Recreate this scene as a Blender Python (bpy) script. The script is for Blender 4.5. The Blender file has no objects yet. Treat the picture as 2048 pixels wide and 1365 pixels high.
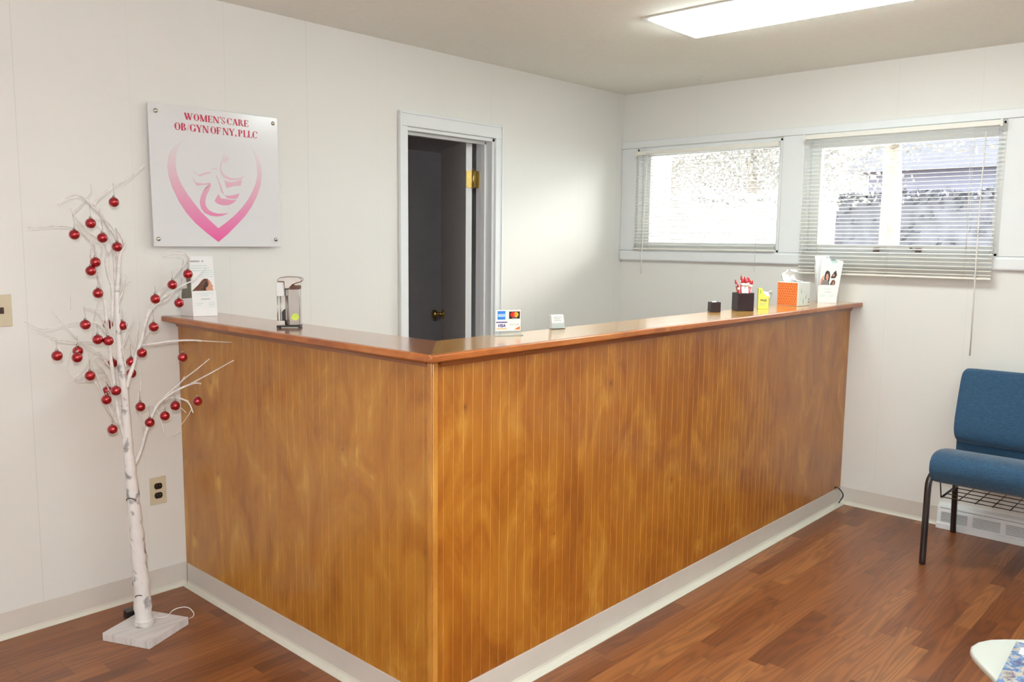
import bpy, math, random
from mathutils import Vector, Matrix
random.seed(7)
sc = bpy.context.scene
col = sc.collection

# ------------------------------------------------------------ camera
CAM = Vector((-4.70445, -3.33820, 1.46596)); F = 1677.572
FW = Vector((0.73041258, 0.6727973, -0.11764884)); RT = Vector((0.67838335, -0.73463239, 0.01054873)); UP = Vector((0.07933149, 0.08751594, 0.99299923))
cd = bpy.data.cameras.new('camera'); cam = bpy.data.objects.new('camera', cd); col.objects.link(cam)
cd.sensor_width = 36; cd.lens = F * 36 / 2048; cd.clip_start = .05; cd.clip_end = 200
cam.matrix_world = Matrix(((RT.x, UP.x, -FW.x, CAM.x), (RT.y, UP.y, -FW.y, CAM.y), (RT.z, UP.z, -FW.z, CAM.z), (0, 0, 0, 1)))
sc.camera = cam

# ------------------------------------------------------------ world, lights, exposure
w = bpy.data.worlds.new('sky'); sc.world = w; w.use_nodes = True
w.node_tree.nodes['Background'].inputs[0].default_value = (.93, .97, 1, 1)
w.node_tree.nodes['Background'].inputs[1].default_value = 7.0
sc.view_settings.view_transform = 'Standard'; sc.view_settings.look = 'None'
sc.view_settings.exposure = 0.37; sc.view_settings.gamma = 1; sc.view_settings.use_curve_mapping = False

def light(name, kind, loc, energy, color, **k):
    d = bpy.data.lights.new(name, kind); d.energy = energy; d.color = color
    for a, b in k.items(): setattr(d, a, b)
    o = bpy.data.objects.new(name, d); col.objects.link(o); o.location = loc
    return o
# low hazy sun coming through the trees outside the windows
sun = light('sun', 'SUN', (6, -3, 5), 2.3, (1, .93, .78), angle=math.radians(17))
sun.rotation_euler = Vector((-1, .5, -.40)).to_track_quat('-Z', 'Y').to_euler()
# the camera's own flash, just above the lens
light('camera_flash', 'POINT', CAM + UP * .10 - RT * .015, 90, (.98, .96, 1), shadow_soft_size=.02)

def at(u, v, ax, val):
    d = FW + RT * ((u - 1024) / F) - UP * ((v - 682.5) / F)
    return CAM + d * ((val - CAM[ax]) / d[ax])
def ppm(p): return F / (Vector(p) - CAM).dot(FW)      # pixels per metre at a point

# ------------------------------------------------------------ materials
def lin(c):
    return tuple((x / 12.92 if x <= .04045 else ((x + .055) / 1.055) ** 2.4) for x in [q / 255 for q in c])
class N:
    def __init__(s, name):
        s.m = bpy.data.materials.new(name); s.m.use_nodes = True; s.t = s.m.node_tree; s.b = s.t.nodes['Principled BSDF']
    def n(s, typ, **k):
        x = s.t.nodes.new(typ)
        for a, b in k.items(): setattr(x, a, b)
        return x
    def l(s, a, b): s.t.links.new(a, b)
    def coords(s, scale=(1, 1, 1), loc=(0, 0, 0)):
        g = s.n('ShaderNodeNewGeometry'); m = s.n('ShaderNodeMapping'); m.inputs['Scale'].default_value = scale; m.inputs['Location'].default_value = loc
        s.l(g.outputs['Position'], m.inputs[0]); return m.outputs[0]
    def noise(s, vec, scale=1., detail=4, rough=.5, dist=0):
        x = s.n('ShaderNodeTexNoise'); s.l(vec, x.inputs['Vector'])
        x.inputs['Scale'].default_value = scale; x.inputs['Detail'].default_value = detail; x.inputs['Roughness'].default_value = rough; x.inputs['Distortion'].default_value = dist
        return x.outputs['Fac']
    def ramp(s, fac, stops):
        x = s.n('ShaderNodeValToRGB'); s.l(fac, x.inputs[0]); e = x.color_ramp.elements
        while len(e) > 1: e.remove(e[-1])
        e[0].position = stops[0][0]; e[0].color = (*stops[0][1], 1)
        for p, c in stops[1:]: q = e.new(p); q.color = (*c, 1)
        return x.outputs[0]
    def math(s, op, a, b=None, c=None):
        x = s.n('ShaderNodeMath', operation=op)
        for i, q in enumerate((a, b, c)):
            if q is None: continue
            if isinstance(q, (int, float)): x.inputs[i].default_value = q
            else: s.l(q, x.inputs[i])
        return x.outputs[0]
    def mix(s, fac, a, b, mode='MIX'):
        x = s.n('ShaderNodeMix', data_type='RGBA', blend_type=mode)
        for i, q in ((0, fac), (6, a), (7, b)):
            if isinstance(q, (int, float)): x.inputs[i].default_value = q
            elif isinstance(q, tuple): x.inputs[i].default_value = (*q, 1) if len(q) == 3 else q
            else: s.l(q, x.inputs[i])
        return x.outputs[2]
    def bump(s, h, strength=.2, dist=.002):
        x = s.n('ShaderNodeBump'); x.inputs['Strength'].default_value = strength; x.inputs['Distance'].default_value = dist
        s.l(h, x.inputs['Height']); s.l(x.outputs[0], s.b.inputs['Normal'])
    def color(s, c):
        if isinstance(c, tuple): s.b.inputs['Base Color'].default_value = (*c, 1)
        else: s.l(c, s.b.inputs['Base Color'])
    def set(s, **k):
        mp = dict(rough='Roughness', metal='Metallic', coat='Coat Weight', coatr='Coat Roughness', trans='Transmission Weight', ior='IOR', spec='Specular IOR Level', sheen='Sheen Weight', sss='Subsurface Weight')
        for a, b in k.items(): s.b.inputs[mp[a]].default_value = b

def plain(name, c, rough=.5, var=.06, vs=18., bump=0, **k):
    """procedural: the colour mottled slightly by a noise, optional fine bump"""
    q = N(name); v = q.coords(); nz = q.noise(v, vs, 5, .6)
    q.color(q.ramp(nz, [(.25, tuple(x * (1 - var) for x in c)), (.75, tuple(min(1, x * (1 + var)) for x in c))]))
    if bump: q.bump(q.noise(v, vs * 12, 3, .6), bump, .001)
    q.set(rough=rough, **k); return q.m

def wall_mat(name, c, axis, lines, rough=.45):
    """painted sheet paneling with faint vertical grooves at the given positions"""
    q = N(name); g = q.n('ShaderNodeNewGeometry'); sp = q.n('ShaderNodeSeparateXYZ'); q.l(g.outputs['Position'], sp.inputs[0])
    tot = None
    for L, s in lines:
        d = q.math('ABSOLUTE', q.math('SUBTRACT', sp.outputs[axis], L))
        h = q.math('MULTIPLY', q.math('LESS_THAN', d, .0014), s)
        tot = h if tot is None else q.math('MAXIMUM', tot, h)
    nz = q.noise(q.coords(), 2.2, 5, .5)
    base = q.ramp(nz, [(.3, tuple(x * .985 for x in c)), (.7, c)])
    q.color(q.mix(tot, base, tuple(x * .78 for x in c)))
    q.bump(q.noise(q.coords((1, 1, .25)), 60, 4, .6), .06, .001)
    q.set(rough=rough); return q.m
WALLC = (.77, .77, .735)
gl = []
x = -6.07
while x < 0:
    gl.append((x, .55))
    for d_, s_ in ((.40, .2), (.80, .28)): gl.append((x + d_, s_))
    x += 1.2
M = {}
M['wall_a'] = wall_mat('painted_paneling_left', WALLC, 0, gl)
M['wall_b'] = wall_mat('painted_paneling_right', WALLC, 1, [(-y, .3) for y in (.55, 1.75, 2.15, 2.9, 4.1)])
M['wall'] = plain('painted_wall', WALLC, .5, .02, 3)
M['ceiling'] = plain('ceiling_paint', (.90, .91, .85), .8, .03, 60, bump=.5)
M['casing'] = plain('casing_paint', (.77, .80, .815), .35, .015, 9)
M['grey_wall'] = plain('grey_paint_and_leaf_shade', (.58, .555, .56), .6, .06, 4)
M['vinyl'] = plain('vinyl_base', (.64, .60, .55), .4, .04, 5)
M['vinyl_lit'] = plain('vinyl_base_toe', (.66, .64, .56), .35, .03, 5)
M['brass'] = plain('aged_brass', (.55, .40, .13), .3, .2, 50, metal=1.)
M['chrome'] = plain('chrome', (.52, .49, .47), .12, .03, 30, metal=1.)
M['steel'] = plain('brushed_steel', (.45, .44, .38), .3, .1, 60, metal=1.)
M['black'] = plain('black_plastic', (.012, .011, .012), .28, .2, 30)
M['blackmetal'] = plain('black_painted_steel', (.018, .016, .017), .25, .2, 30, coat=.5)
M['darkcup'] = plain('dark_plum_plastic', (.022, .010, .014), .3, .2, 30)
M['white'] = plain('white_plastic', (.80, .80, .78), .35, .02, 20)
M['paper'] = plain('white_paper', (.82, .83, .83), .6, .02, 20)
M['ivory'] = plain('ivory_plate', (.60, .53, .38), .35, .04, 20)
M['red'] = plain('red_plastic', (.42, .012, .02), .25, .1, 30, coat=.4)
M['tablew'] = plain('white_laminate', (.54, .57, .52), .35, .02, 8)
M['orange'] = plain('orange_card', (.90, .20, .05), .5, .05, 60)
M['orange_dk'] = plain('orange_print', (.33, .09, .02), .5, .05, 60)
M['teal'] = plain('teal_print', (.18, .50, .47), .5, .2, 60)
M['teal_lt'] = plain('pale_teal_print', (.50, .70, .68), .5, .1, 60)
M['tissueside'] = plain('pale_box_card', (.70, .74, .72), .45, .05, 12)
M['yellow'] = plain('yellow_card', (.82, .76, .12), .4, .05, 30)
M['yellow_dk'] = plain('deep_yellow_card', (.78, .58, .08), .4, .05, 30)
M['green'] = plain('green_print', (.25, .50, .05), .45, .1, 60)
M['lime'] = plain('lime_sticker', (.50, .62, .05), .4, .08, 60)
M['ink'] = plain('grey_print', (.36, .40, .40), .6, .2, 90)
M['inkdk'] = plain('dark_print', (.06, .07, .06), .6, .2, 90)
M['purple'] = plain('purple_print', (.12, .04, .22), .5, .2, 90)
M['blue'] = plain('card_blue', (.02, .19, .62), .4, .05, 60)
M['bluelt'] = plain('card_light_blue', (.25, .50, .85), .4, .15, 90)
M['navy'] = plain('card_navy', (.05, .04, .22), .4, .05, 60)
M['blk'] = plain('card_black', (.008, .006, .006), .35, .05, 60)
M['mcred'] = plain('card_red', (.75, .01, .02), .4, .03, 60)
M['mcor'] = plain('card_amber', (.95, .42, .03), .4, .03, 60)
M['mcmid'] = plain('card_orange', (.95, .16, .01), .4, .03, 60)
M['hair'] = plain('brown_hair_print', (.13, .045, .02), .5, .7, 120)
M['hairdk'] = plain('dark_hair_print', (.035, .012, .01), .5, .4, 120)
M['skin'] = plain('skin_print', (.60, .28, .18), .5, .15, 90)
M['knit'] = plain('grey_knit_print', (.22, .20, .19), .6, .4, 300)
M['bark'] = plain('tree_photo_print', (.16, .15, .11), .5, .8, 160)
M['signtext'] = plain('crimson_print', (.55, .02, .08), .35, .05, 60)
M['slat'] = plain('cream_slat', (.82, .81, .75), .4, .02, 10)
M['cordw'] = plain('white_cord', (.78, .76, .72), .5, .03, 60)
M['concrete'] = plain('pale_ground', (.45, .44, .42), .8, .25, 1.2)
M['houseblue'] = plain('blue_siding', (.14, .15, .19), .7, .1, 3)
M['roofg'] = plain('grey_shingle', (.062, .062, .075), .8, .2, 6)
M['trunk'] = plain('pale_bark', (.24, .20, .155), .8, .2, 10)
M['leaf'] = plain('autumn_leaf', (.25, .235, .21), .6, .2, 3)
M['hedge'] = plain('dark_hedge', (.105, .105, .12), .7, .4, 4)
M['carred'] = plain('car_paint_red', (.55, .05, .06), .3, .05, 4)
M['tyre'] = plain('tyre_rubber', (.03, .03, .03), .6, .1, 20)

def emis(name, c, s):
    q = N(name); v = q.coords(); nz = q.noise(v, 8, 2)
    cr = q.ramp(nz, [(.2, tuple(x * .97 for x in c)), (.8, c)]); q.color((.8, .8, .8)); q.l(cr, q.b.inputs['Emission Color']); q.b.inputs['Emission Strength'].default_value = s
    return q.m
M['lens'] = emis('lit_fluorescent_lens', (.90, 1, .97), 17.0)
M['fill_lens'] = emis('fill_lamp_lens', (.88, .98, 1), 42.0)  # glow of the added fill lamp

def glass(name, tint=(.97, .98, .98), refl=.08):
    q = N(name); t = q.t; out = t.nodes['Material Output']
    tr = q.n('ShaderNodeBsdfTransparent'); tr.inputs[0].default_value = (*tint, 1)
    gs = q.n('ShaderNodeBsdfGlossy'); gs.inputs['Roughness'].default_value = .02
    fr = q.n('ShaderNodeFresnel'); fr.inputs[0].default_value = 1.45
    mx = q.n('ShaderNodeMixShader'); q.l(fr.outputs[0], mx.inputs[0]); q.l(tr.outputs[0], mx.inputs[1]); q.l(gs.outputs[0], mx.inputs[2]); q.l(mx.outputs[0], out.inputs[0])
    return q.m
M['glass'] = glass('window_glass'); M['acrylic'] = glass('clear_acrylic', (.95, .97, .96))

def bauble_mat():
    q = N('red_glass_ball'); nz = q.noise(q.coords(), 40, 2)
    q.color(q.ramp(nz, [(.3, (.34, .003, .010)), (.7, (.40, .005, .016))])); q.set(rough=.24, metal=.65, coat=1., coatr=.06); return q.m
M['ball'] = bauble_mat()

def sign_mat():
    q = N('frosted_acrylic'); nz = q.noise(q.coords(), 3, 2)
    q.color(q.ramp(nz, [(.3, (.71, .72, .735)), (.7, (.73, .74, .755))])); q.set(rough=.3, coat=.8, coatr=.16); return q.m
M['signface'] = sign_mat()
def pink_mat():
    q = N('pink_gradient_print'); g = q.n('ShaderNodeNewGeometry'); sp = q.n('ShaderNodeSeparateXYZ'); q.l(g.outputs['Position'], sp.inputs[0])
    f = q.math('DIVIDE', q.math('SUBTRACT', sp.outputs[2], 1.46), 1.85 - 1.46)
    q.color(q.ramp(f, [(0, (.78, .10, .34)), (.22, (.76, .22, .44)), (.55, (.74, .42, .53)), (.85, (.73, .62, .66)), (1, (.72, .715, .735))]))
    q.set(rough=.3, coat=.8, coatr=.16); return q.m
M['pink'] = pink_mat()

def wood(name, stops, axis=2, knots=(), rough=.36, coat=.35, blotch=2.2, fine=1., streak=(9, .7)):
    """clear-coated plywood: soft blotches, streaks and fine grain running along `axis`; knots = (x, y, z, r)"""
    q = N(name)
    sc1 = [3.4, 3.4, 3.4]; sc1[axis] = 1.5
    sc2 = [streak[0]] * 3; sc2[axis] = streak[1]
    sc3 = [150.] * 3; sc3[axis] = 4.
    a = q.noise(q.coords(sc1), blotch, 5, .58, 1.1)
    b = q.noise(q.coords(sc2, (3, 1, 2)), 3.2, 5, .6, .2)
    c = q.noise(q.coords(sc3), 1., 4, .6)
    f = q.math('ADD', q.math('ADD', q.math('MULTIPLY', a, .80), q.math('MULTIPLY', b, .13)), q.math('MULTIPLY', c, .08 * fine))
    g = q.n('ShaderNodeNewGeometry')
    dark = None
    for (kx, ky, kz, r) in knots:
        vm = q.n('ShaderNodeVectorMath', operation='SUBTRACT'); q.l(g.outputs['Position'], vm.inputs[0]); vm.inputs[1].default_value = (kx, ky, kz)
        vs = q.n('ShaderNodeVectorMath', operation='MULTIPLY'); q.l(vm.outputs[0], vs.inputs[0]); s3 = [1 / r] * 3; s3[axis] = .8 / r; vs.inputs[1].default_value = s3
        ln = q.n('ShaderNodeVectorMath', operation='LENGTH'); q.l(vs.outputs[0], ln.inputs[0])
        d = q.math('SUBTRACT', 1.0, q.math('MULTIPLY', ln.outputs['Value'], .33)); d.node.use_clamp = True
        core = q.math('POWER', d, 7.0)
        dark = core if dark is None else q.math('MAXIMUM', dark, core)
        # lighter flare below the knot
        vm2 = q.n('ShaderNodeVectorMath', operation='SUBTRACT'); q.l(g.outputs['Position'], vm2.inputs[0]); o = [kx, ky, kz]; o[axis] -= r * 3.4; vm2.inputs[1].default_value = o
        ln2 = q.n('ShaderNodeVectorMath', operation='LENGTH'); q.l(vm2.outputs[0], ln2.inputs[0])
        e = q.math('SUBTRACT', 1.0, q.math('DIVIDE', ln2.outputs['Value'], r * 4.2)); e.node.use_clamp = True
        f = q.math('ADD', f, q.math('MULTIPLY', e, .15))
    colr = q.ramp(f, stops)
    if dark is not None: colr = q.mix(dark, colr, tuple(x * .35 for x in stops[0][1]))
    q.color(colr); q.set(rough=rough, coat=coat, coatr=.12)
    q.bump(c, .05, .001); return q.m
ST = [(.33, (.25, .070, .004)), (.45, (.325, .103, .007)), (.56, (.39, .142, .012)), (.70, (.53, .245, .035))]
CX, CY, CTZ, CTH = -3.111, -1.566, 1.153, .0215
def on_front(u, v, r): p = at(u, v, 1, CY); return (p.x, p.y, p.z, r)
def on_side(u, v, r): p = at(u, v, 0, CX); return (p.x, p.y, p.z, r)
M['birch_front'] = wood('birch_beadboard', ST, knots=[on_front(930, 815, .016), on_front(1222, 767, .015), on_front(1343, 960, .010), on_front(1108, 1068, .008), on_front(1397, 1075, .012), on_front(1353, 865, .010), on_front(1488, 912, .010)])
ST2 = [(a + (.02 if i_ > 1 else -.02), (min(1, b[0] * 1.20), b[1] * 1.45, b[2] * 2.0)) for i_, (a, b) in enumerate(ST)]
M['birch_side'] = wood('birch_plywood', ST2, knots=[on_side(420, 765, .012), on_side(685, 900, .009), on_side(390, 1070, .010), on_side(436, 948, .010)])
M['groove'] = wood('pale_groove', [(.32, (.36, .125, .014)), (.70, (.56, .27, .05))])  # groove faces get a paler wood tone than the panel
M['post'] = wood('light_pine_trim', [(.36, (.40, .15, .018)), (.64, (.56, .26, .045))])
EST = [(.36, (.26, .062, .008)), (.50, (.40, .115, .016)), (.64, (.50, .175, .035))]
M['edge_x'] = wood('counter_edge_long', EST, axis=0, knots=[(-1.96, CY - .066, CTZ - .012, .006)])
M['edge_y'] = wood('counter_edge_short', EST, axis=1, knots=[(CX - .07, at(454, 662, 0, CX - .07).y, at(454, 662, 0, CX - .07).z, .010)])
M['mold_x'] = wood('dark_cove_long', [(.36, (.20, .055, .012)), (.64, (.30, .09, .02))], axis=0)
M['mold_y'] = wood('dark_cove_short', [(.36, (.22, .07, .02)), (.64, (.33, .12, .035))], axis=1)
kn = [(at(1000, 675, 2, CTZ), .012), (at(1030, 681, 2, CTZ), .012), (at(1095, 659, 2, CTZ), .010), (at(775, 678, 2, CTZ), .006)]
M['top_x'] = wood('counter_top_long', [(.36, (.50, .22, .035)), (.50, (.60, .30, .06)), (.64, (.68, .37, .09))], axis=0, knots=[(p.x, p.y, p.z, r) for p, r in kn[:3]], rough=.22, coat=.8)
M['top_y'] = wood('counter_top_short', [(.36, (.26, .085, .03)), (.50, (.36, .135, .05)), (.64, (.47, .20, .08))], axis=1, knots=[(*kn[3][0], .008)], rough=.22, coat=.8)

def floor_mat():
    q = N('laminate_strips'); g = q.n('ShaderNodeNewGeometry'); sp = q.n('ShaderNodeSeparateXYZ'); q.l(g.outputs['Position'], sp.inputs[0])
    X, Y = sp.outputs[0], sp.outputs[1]; Wd = .064
    yr = q.math('DIVIDE', Y, Wd); row = q.math('FLOOR', yr)
    wn = q.n('ShaderNodeTexWhiteNoise', noise_dimensions='1D'); q.l(row, wn.inputs['W'])
    xs = q.math('ADD', q.math('DIVIDE', X, .55), q.math('MULTIPLY', wn.outputs['Value'], 7.3)); cl = q.math('FLOOR', xs)
    cb = q.n('ShaderNodeCombineXYZ'); q.l(row, cb.inputs[0]); q.l(cl, cb.inputs[1])
    w2 = q.n('ShaderNodeTexWhiteNoise', noise_dimensions='3D'); q.l(cb.outputs[0], w2.inputs['Vector'])
    rnd = w2.outputs['Value']
    # shift grain per strip
    cb2 = q.n('ShaderNodeCombineXYZ'); q.l(q.math('ADD', X, q.math('MULTIPLY', rnd, 37.)), cb2.inputs[0]); q.l(q.math('ADD', Y, q.math('MULTIPLY', rnd, 11.)), cb2.inputs[1])
    mp = q.n('ShaderNodeMapping'); mp.inputs['Scale'].default_value = (.8, 10, 1); q.l(cb2.outputs[0], mp.inputs[0])
    wv = q.n('ShaderNodeTexNoise'); q.l(mp.outputs[0], wv.inputs['Vector']); wv.inputs['Scale'].default_value = 1.0; wv.inputs['Detail'].default_value = 1.2
    rings = q.math('ABSOLUTE', q.math('SINE', q.math('MULTIPLY', wv.outputs['Fac'], 46.)))
    mp2 = q.n('ShaderNodeMapping'); mp2.inputs['Scale'].default_value = (9, 260, 1); q.l(cb2.outputs[0], mp2.inputs[0])
    fg = q.noise(mp2.outputs[0], 1., 4, .6)
    base = q.ramp(rnd, [(0, (.17, .048, .012)), (.3, (.24, .074, .019)), (.6, (.30, .100, .027)), (1, (.38, .145, .042))])
    dk = q.mix(q.math('MULTIPLY', q.math('POWER', rings, 3.), .40), base, (.055, .018, .009))
    dk = q.mix(q.math('MULTIPLY', fg, .28), dk, (.06, .02, .01))
    fy = q.math('SUBTRACT', yr, row); fx = q.math('SUBTRACT', xs, cl)
    seam = q.math('MAXIMUM', q.math('LESS_THAN', fy, .018), q.math('LESS_THAN', fx, .0035))
    dk = q.mix(q.math('MULTIPLY', seam, .55), dk, (.03, .011, .006))
    q.color(dk); q.set(rough=.36, coat=.12, coatr=.22); q.bump(fg, .06, .001); return q.m
M['floor'] = floor_mat()

def tree_mats():
    q = N('birch_wrap'); v = q.coords((30, 30, 22))
    a = q.noise(q.coords((26, 26, 21)), 1.0, 2, .5, .3); b = q.noise(q.coords((6, 6, 260)), 1, 3, .6)
    f = q.math('ADD', q.math('MULTIPLY', a, .86), q.math('MULTIPLY', b, .16))
    q.color(q.ramp(f, [(.34, (.76, .74, .72)), (.57, (.74, .72, .70)), (.63, (.40, .38, .38)), (.76, (.18, .17, .17))])); q.set(rough=.55); q.bump(b, .3, .002); M['birchbark'] = q.m
    q = N('whitewashed_base'); a = q.noise(q.coords((3, 50, 10)), 1, 5, .6)
    q.color(q.ramp(a, [(.33, (.56, .53, .52)), (.5, (.67, .65, .64)), (.65, (.72, .70, .70))])); q.set(rough=.6); M['whitebase'] = q.m
    q = N('white_twig'); a = q.noise(q.coords((60, 60, 60)), 1, 3, .6)
    q.color(q.ramp(a, [(.3, (.62, .59, .54)), (.6, (.76, .75, .73))])); q.set(rough=.5); M['twig'] = q.m
tree_mats()
def fabric():
    q = N('blue_woven_fabric'); a = q.noise(q.coords((1, 220, 220)), 1, 2, .7); b = q.noise(q.coords((1, 40, 500)), 1, 3, .7)
    f = q.math('ADD', q.math('MULTIPLY', a, .5), q.math('MULTIPLY', b, .5))
    q.color(q.ramp(f, [(.3, (.006, .030, .072)), (.5, (.014, .062, .128)), (.7, (.034, .110, .190))])); q.set(rough=.85, sheen=.25); q.bump(f, .35, .002); return q.m
M['fabric'] = fabric()
def magazine():
    q = N('magazine_cover'); a = q.noise(q.coords(), 16, 3, .6, 2.)
    q.color(q.ramp(a, [(.35, (.03, .05, .16)), (.47, (.10, .22, .45)), (.53, (.45, .42, .36)), (.6, (.30, .26, .22)), (.7, (.05, .04, .14))])); q.set(rough=.25, coat=.5); return q.m
M['mag'] = magazine()

# ------------------------------------------------------------ mesh builder
class MB:
    def __init__(s): s.v = []; s.f = []; s.mi = []; s.sm = []
    def add(s, vs, fs, mi=0, smooth=False):
        o = len(s.v); s.v += [Vector(q) for q in vs]
        for f in fs: s.f.append([i + o for i in f]); s.mi.append(mi); s.sm.append(smooth)
        return s
    def box(s, a, b, mi=0, M4=None):
        x0, y0, z0 = a; x1, y1, z1 = b
        vs = [Vector(q) for q in ((x0, y0, z0), (x1, y0, z0), (x1, y1, z0), (x0, y1, z0), (x0, y0, z1), (x1, y0, z1), (x1, y1, z1), (x0, y1, z1))]
        if M4 is not None: vs = [M4 @ q for q in vs]
        return s.add(vs, [(0, 3, 2, 1), (4, 5, 6, 7), (0, 1, 5, 4), (1, 2, 6, 5), (2, 3, 7, 6), (3, 0, 4, 7)], mi)
    def tube(s, pts, rad, n=8, mi=0, caps=True):
        pts = [Vector(p) for p in pts]; R = rad if isinstance(rad, (list, tuple)) else [rad] * len(pts)
        t0 = (pts[1] - pts[0]).normalized(); ref = Vector((0, 0, 1)) if abs(t0.z) < .9 else Vector((1, 0, 0))
        nrm = t0.cross(ref).normalized(); vs = []; prev = t0
        for i, p in enumerate(pts):
            t = (pts[min(i + 1, len(pts) - 1)] - pts[max(i - 1, 0)])
            t = t.normalized() if t.length > 1e-9 else prev
            nrm = (nrm - t * nrm.dot(t)).normalized(); bn = t.cross(nrm); prev = t
            for k in range(n):
                a = 2 * math.pi * k / n; vs.append(p + (nrm * math.cos(a) + bn * math.sin(a)) * R[i])
        fs = [(i * n + k, i * n + (k + 1) % n, (i + 1) * n + (k + 1) % n, (i + 1) * n + k) for i in range(len(pts) - 1) for k in range(n)]
        if caps: fs += [tuple(range(n))[::-1], tuple(range((len(pts) - 1) * n, len(pts) * n))]
        return s.add(vs, fs, mi, True)
    def lathe(s, prof, n=24, mi=0, M4=None):
        vs = []
        for r, z in prof:
            for k in range(n):
                a = 2 * math.pi * k / n; q = Vector((r * math.cos(a), r * math.sin(a), z)); vs.append(M4 @ q if M4 is not None else q)
        fs = [(i * n + k, i * n + (k + 1) % n, (i + 1) * n + (k + 1) % n, (i + 1) * n + k) for i in range(len(prof) - 1) for k in range(n)]
        fs += [tuple(range(n))[::-1], tuple(range((len(prof) - 1) * n, len(prof) * n))]
        return s.add(vs, fs, mi, True)
    def prism(s, poly, d, mi=0):
        """3D polygon extruded by vector d"""
        n = len(poly); P = [Vector(p) for p in poly]; d = Vector(d)
        vs = P + [p + d for p in P]
        return s.add(vs, [tuple(range(n))[::-1], tuple(range(n, 2 * n))] + [(i, (i + 1) % n, n + (i + 1) % n, n + i) for i in range(n)], mi)
    def strip(s, A, B, d, mi=0):
        """ribbon between two point rows, given thickness d"""
        for i in range(len(A) - 1): s.prism([A[i], A[i + 1], B[i + 1], B[i]], d, mi)
        return s
    def build(s, name, mats, parent=None, bevel=0, seg=2, sub=0, loc=None, kind=None, weld=False):
        if not isinstance(mats, (list, tuple)): mats = [mats]
        org = ORG.get(parent.name, Vector((0, 0, 0))) if parent else Vector(loc or (0, 0, 0))
        me = bpy.data.meshes.new(name); me.from_pydata([v - org for v in s.v], [], s.f)
        for m in mats: me.materials.append(m)
        for i, p in enumerate(me.polygons): p.material_index = s.mi[i]; p.use_smooth = s.sm[i]
        import bmesh
        bm = bmesh.new(); bm.from_mesh(me)
        if weld: bmesh.ops.remove_doubles(bm, verts=bm.verts, dist=1e-5)
        bmesh.ops.recalc_face_normals(bm, faces=bm.faces); bm.to_mesh(me); bm.free()
        o = bpy.data.objects.new(name, me); col.objects.link(o)
        if parent: o.parent = parent
        else: o.location = org
        ORG[o.name] = org
        if bevel:
            b = o.modifiers.new('bevel', 'BEVEL'); b.width = bevel; b.segments = seg; b.limit_method = 'ANGLE'; b.angle_limit = math.radians(40); b.harden_normals = False
            for p in me.polygons: p.use_smooth = True
            try:
                me.set_sharp_from_angle(angle=math.radians(35))
            except Exception: pass
        if sub: b = o.modifiers.new('sub', 'SUBSURF'); b.levels = sub; b.render_levels = sub
        if kind: o['kind'] = kind
        return o
ORG = {}
def tag(o, label, cat, group=None):
    o['label'] = label; o['category'] = cat
    if group: o['group'] = group
    return o
def thing(name, label, cat, loc, group=None):
    o = bpy.data.objects.new(name, None); col.objects.link(o); o.location = loc; o.empty_display_size = .05
    ORG[o.name] = Vector(loc); return tag(o, label, cat, group)
def box(a, b, mi=0): return MB().box(a, b, mi)
def text_mesh(s, size, bold=0.0):
    c = bpy.data.curves.new('t', 'FONT'); c.body = s; c.size = size; c.offset = bold; c.align_x = 'CENTER'; c.align_y = 'CENTER'
    o = bpy.data.objects.new('t', c); col.objects.link(o)
    dg = bpy.context.evaluated_depsgraph_get(); me = bpy.data.meshes.new_from_object(o.evaluated_get(dg))
    vs = [v.co.copy() for v in me.vertices]; fs = [tuple(p.vertices) for p in me.polygons]
    bpy.data.objects.remove(o); bpy.data.meshes.remove(me); return vs, fs
def put_text(mb, s, size, cen, ex, ez, mi=0, bold=0.0, slant=0.0):
    vs, fs = text_mesh(s, size, bold)
    ex = Vector(ex).normalized(); ez = Vector(ez).normalized()
    mb.add([Vector(cen) + ex * (v.x + slant * v.y) + ez * v.y for v in vs], fs, mi)

H = 2.44
# ------------------------------------------------------------ the room
box((-6.5, -6.2, -.1), (.2, 1.75, 0)).build('floor', M['floor'], kind='structure')
fl = MB(); fl.box((-6.5, -6.2, H), (.2, .12, H + .1)); fl.build('ceiling', M['ceiling'], kind='structure')
DL, DR, DT = -1.888, -1.245, 2.037        # door opening
mb = MB(); mb.box((-6.5, 0, 0), (DL, .12, H)); mb.box((DR, 0, 0), (.2, .12, H)); mb.box((DL, 0, DT), (DR, .12, H))
mb.build('wall_left', M['wall_a'], kind='structure')
W1 = (-1.122, -.118); W2 = (-2.266, -1.266); WZ = (1.42, 2.078)
mb = MB(); T = .2
for a, b in ((-.118, 0), (-1.266, -1.122), (-6.2, -2.266)): mb.box((0, a, 0), (T, b, H))
for a, b in (W1, W2): mb.box((0, a, 0), (T, b, WZ[0])); mb.box((0, a, WZ[1]), (T, b, H))
mb.build('wall_right', M['wall_b'], kind='structure')
box((-6.5, -6.3, 0), (.2, -6.2, H)).build('wall_back', M['wall'], kind='structure')
box((-6.6, -6.3, 0), (-6.5, .12, H)).build('wall_far', M['wall'], kind='structure')
# dim room behind the door
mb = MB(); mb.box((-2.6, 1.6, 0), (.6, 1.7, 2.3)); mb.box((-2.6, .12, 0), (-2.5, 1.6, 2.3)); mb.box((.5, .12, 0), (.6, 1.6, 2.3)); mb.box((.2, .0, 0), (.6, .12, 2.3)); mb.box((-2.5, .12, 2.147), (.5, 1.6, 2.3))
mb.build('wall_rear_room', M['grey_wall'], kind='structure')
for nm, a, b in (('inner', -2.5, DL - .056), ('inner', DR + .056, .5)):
    box((a, .12, 0), (b, .128, 2.147)).build('trim_' + nm + '_lining', M['grey_wall'], kind='structure')

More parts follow.
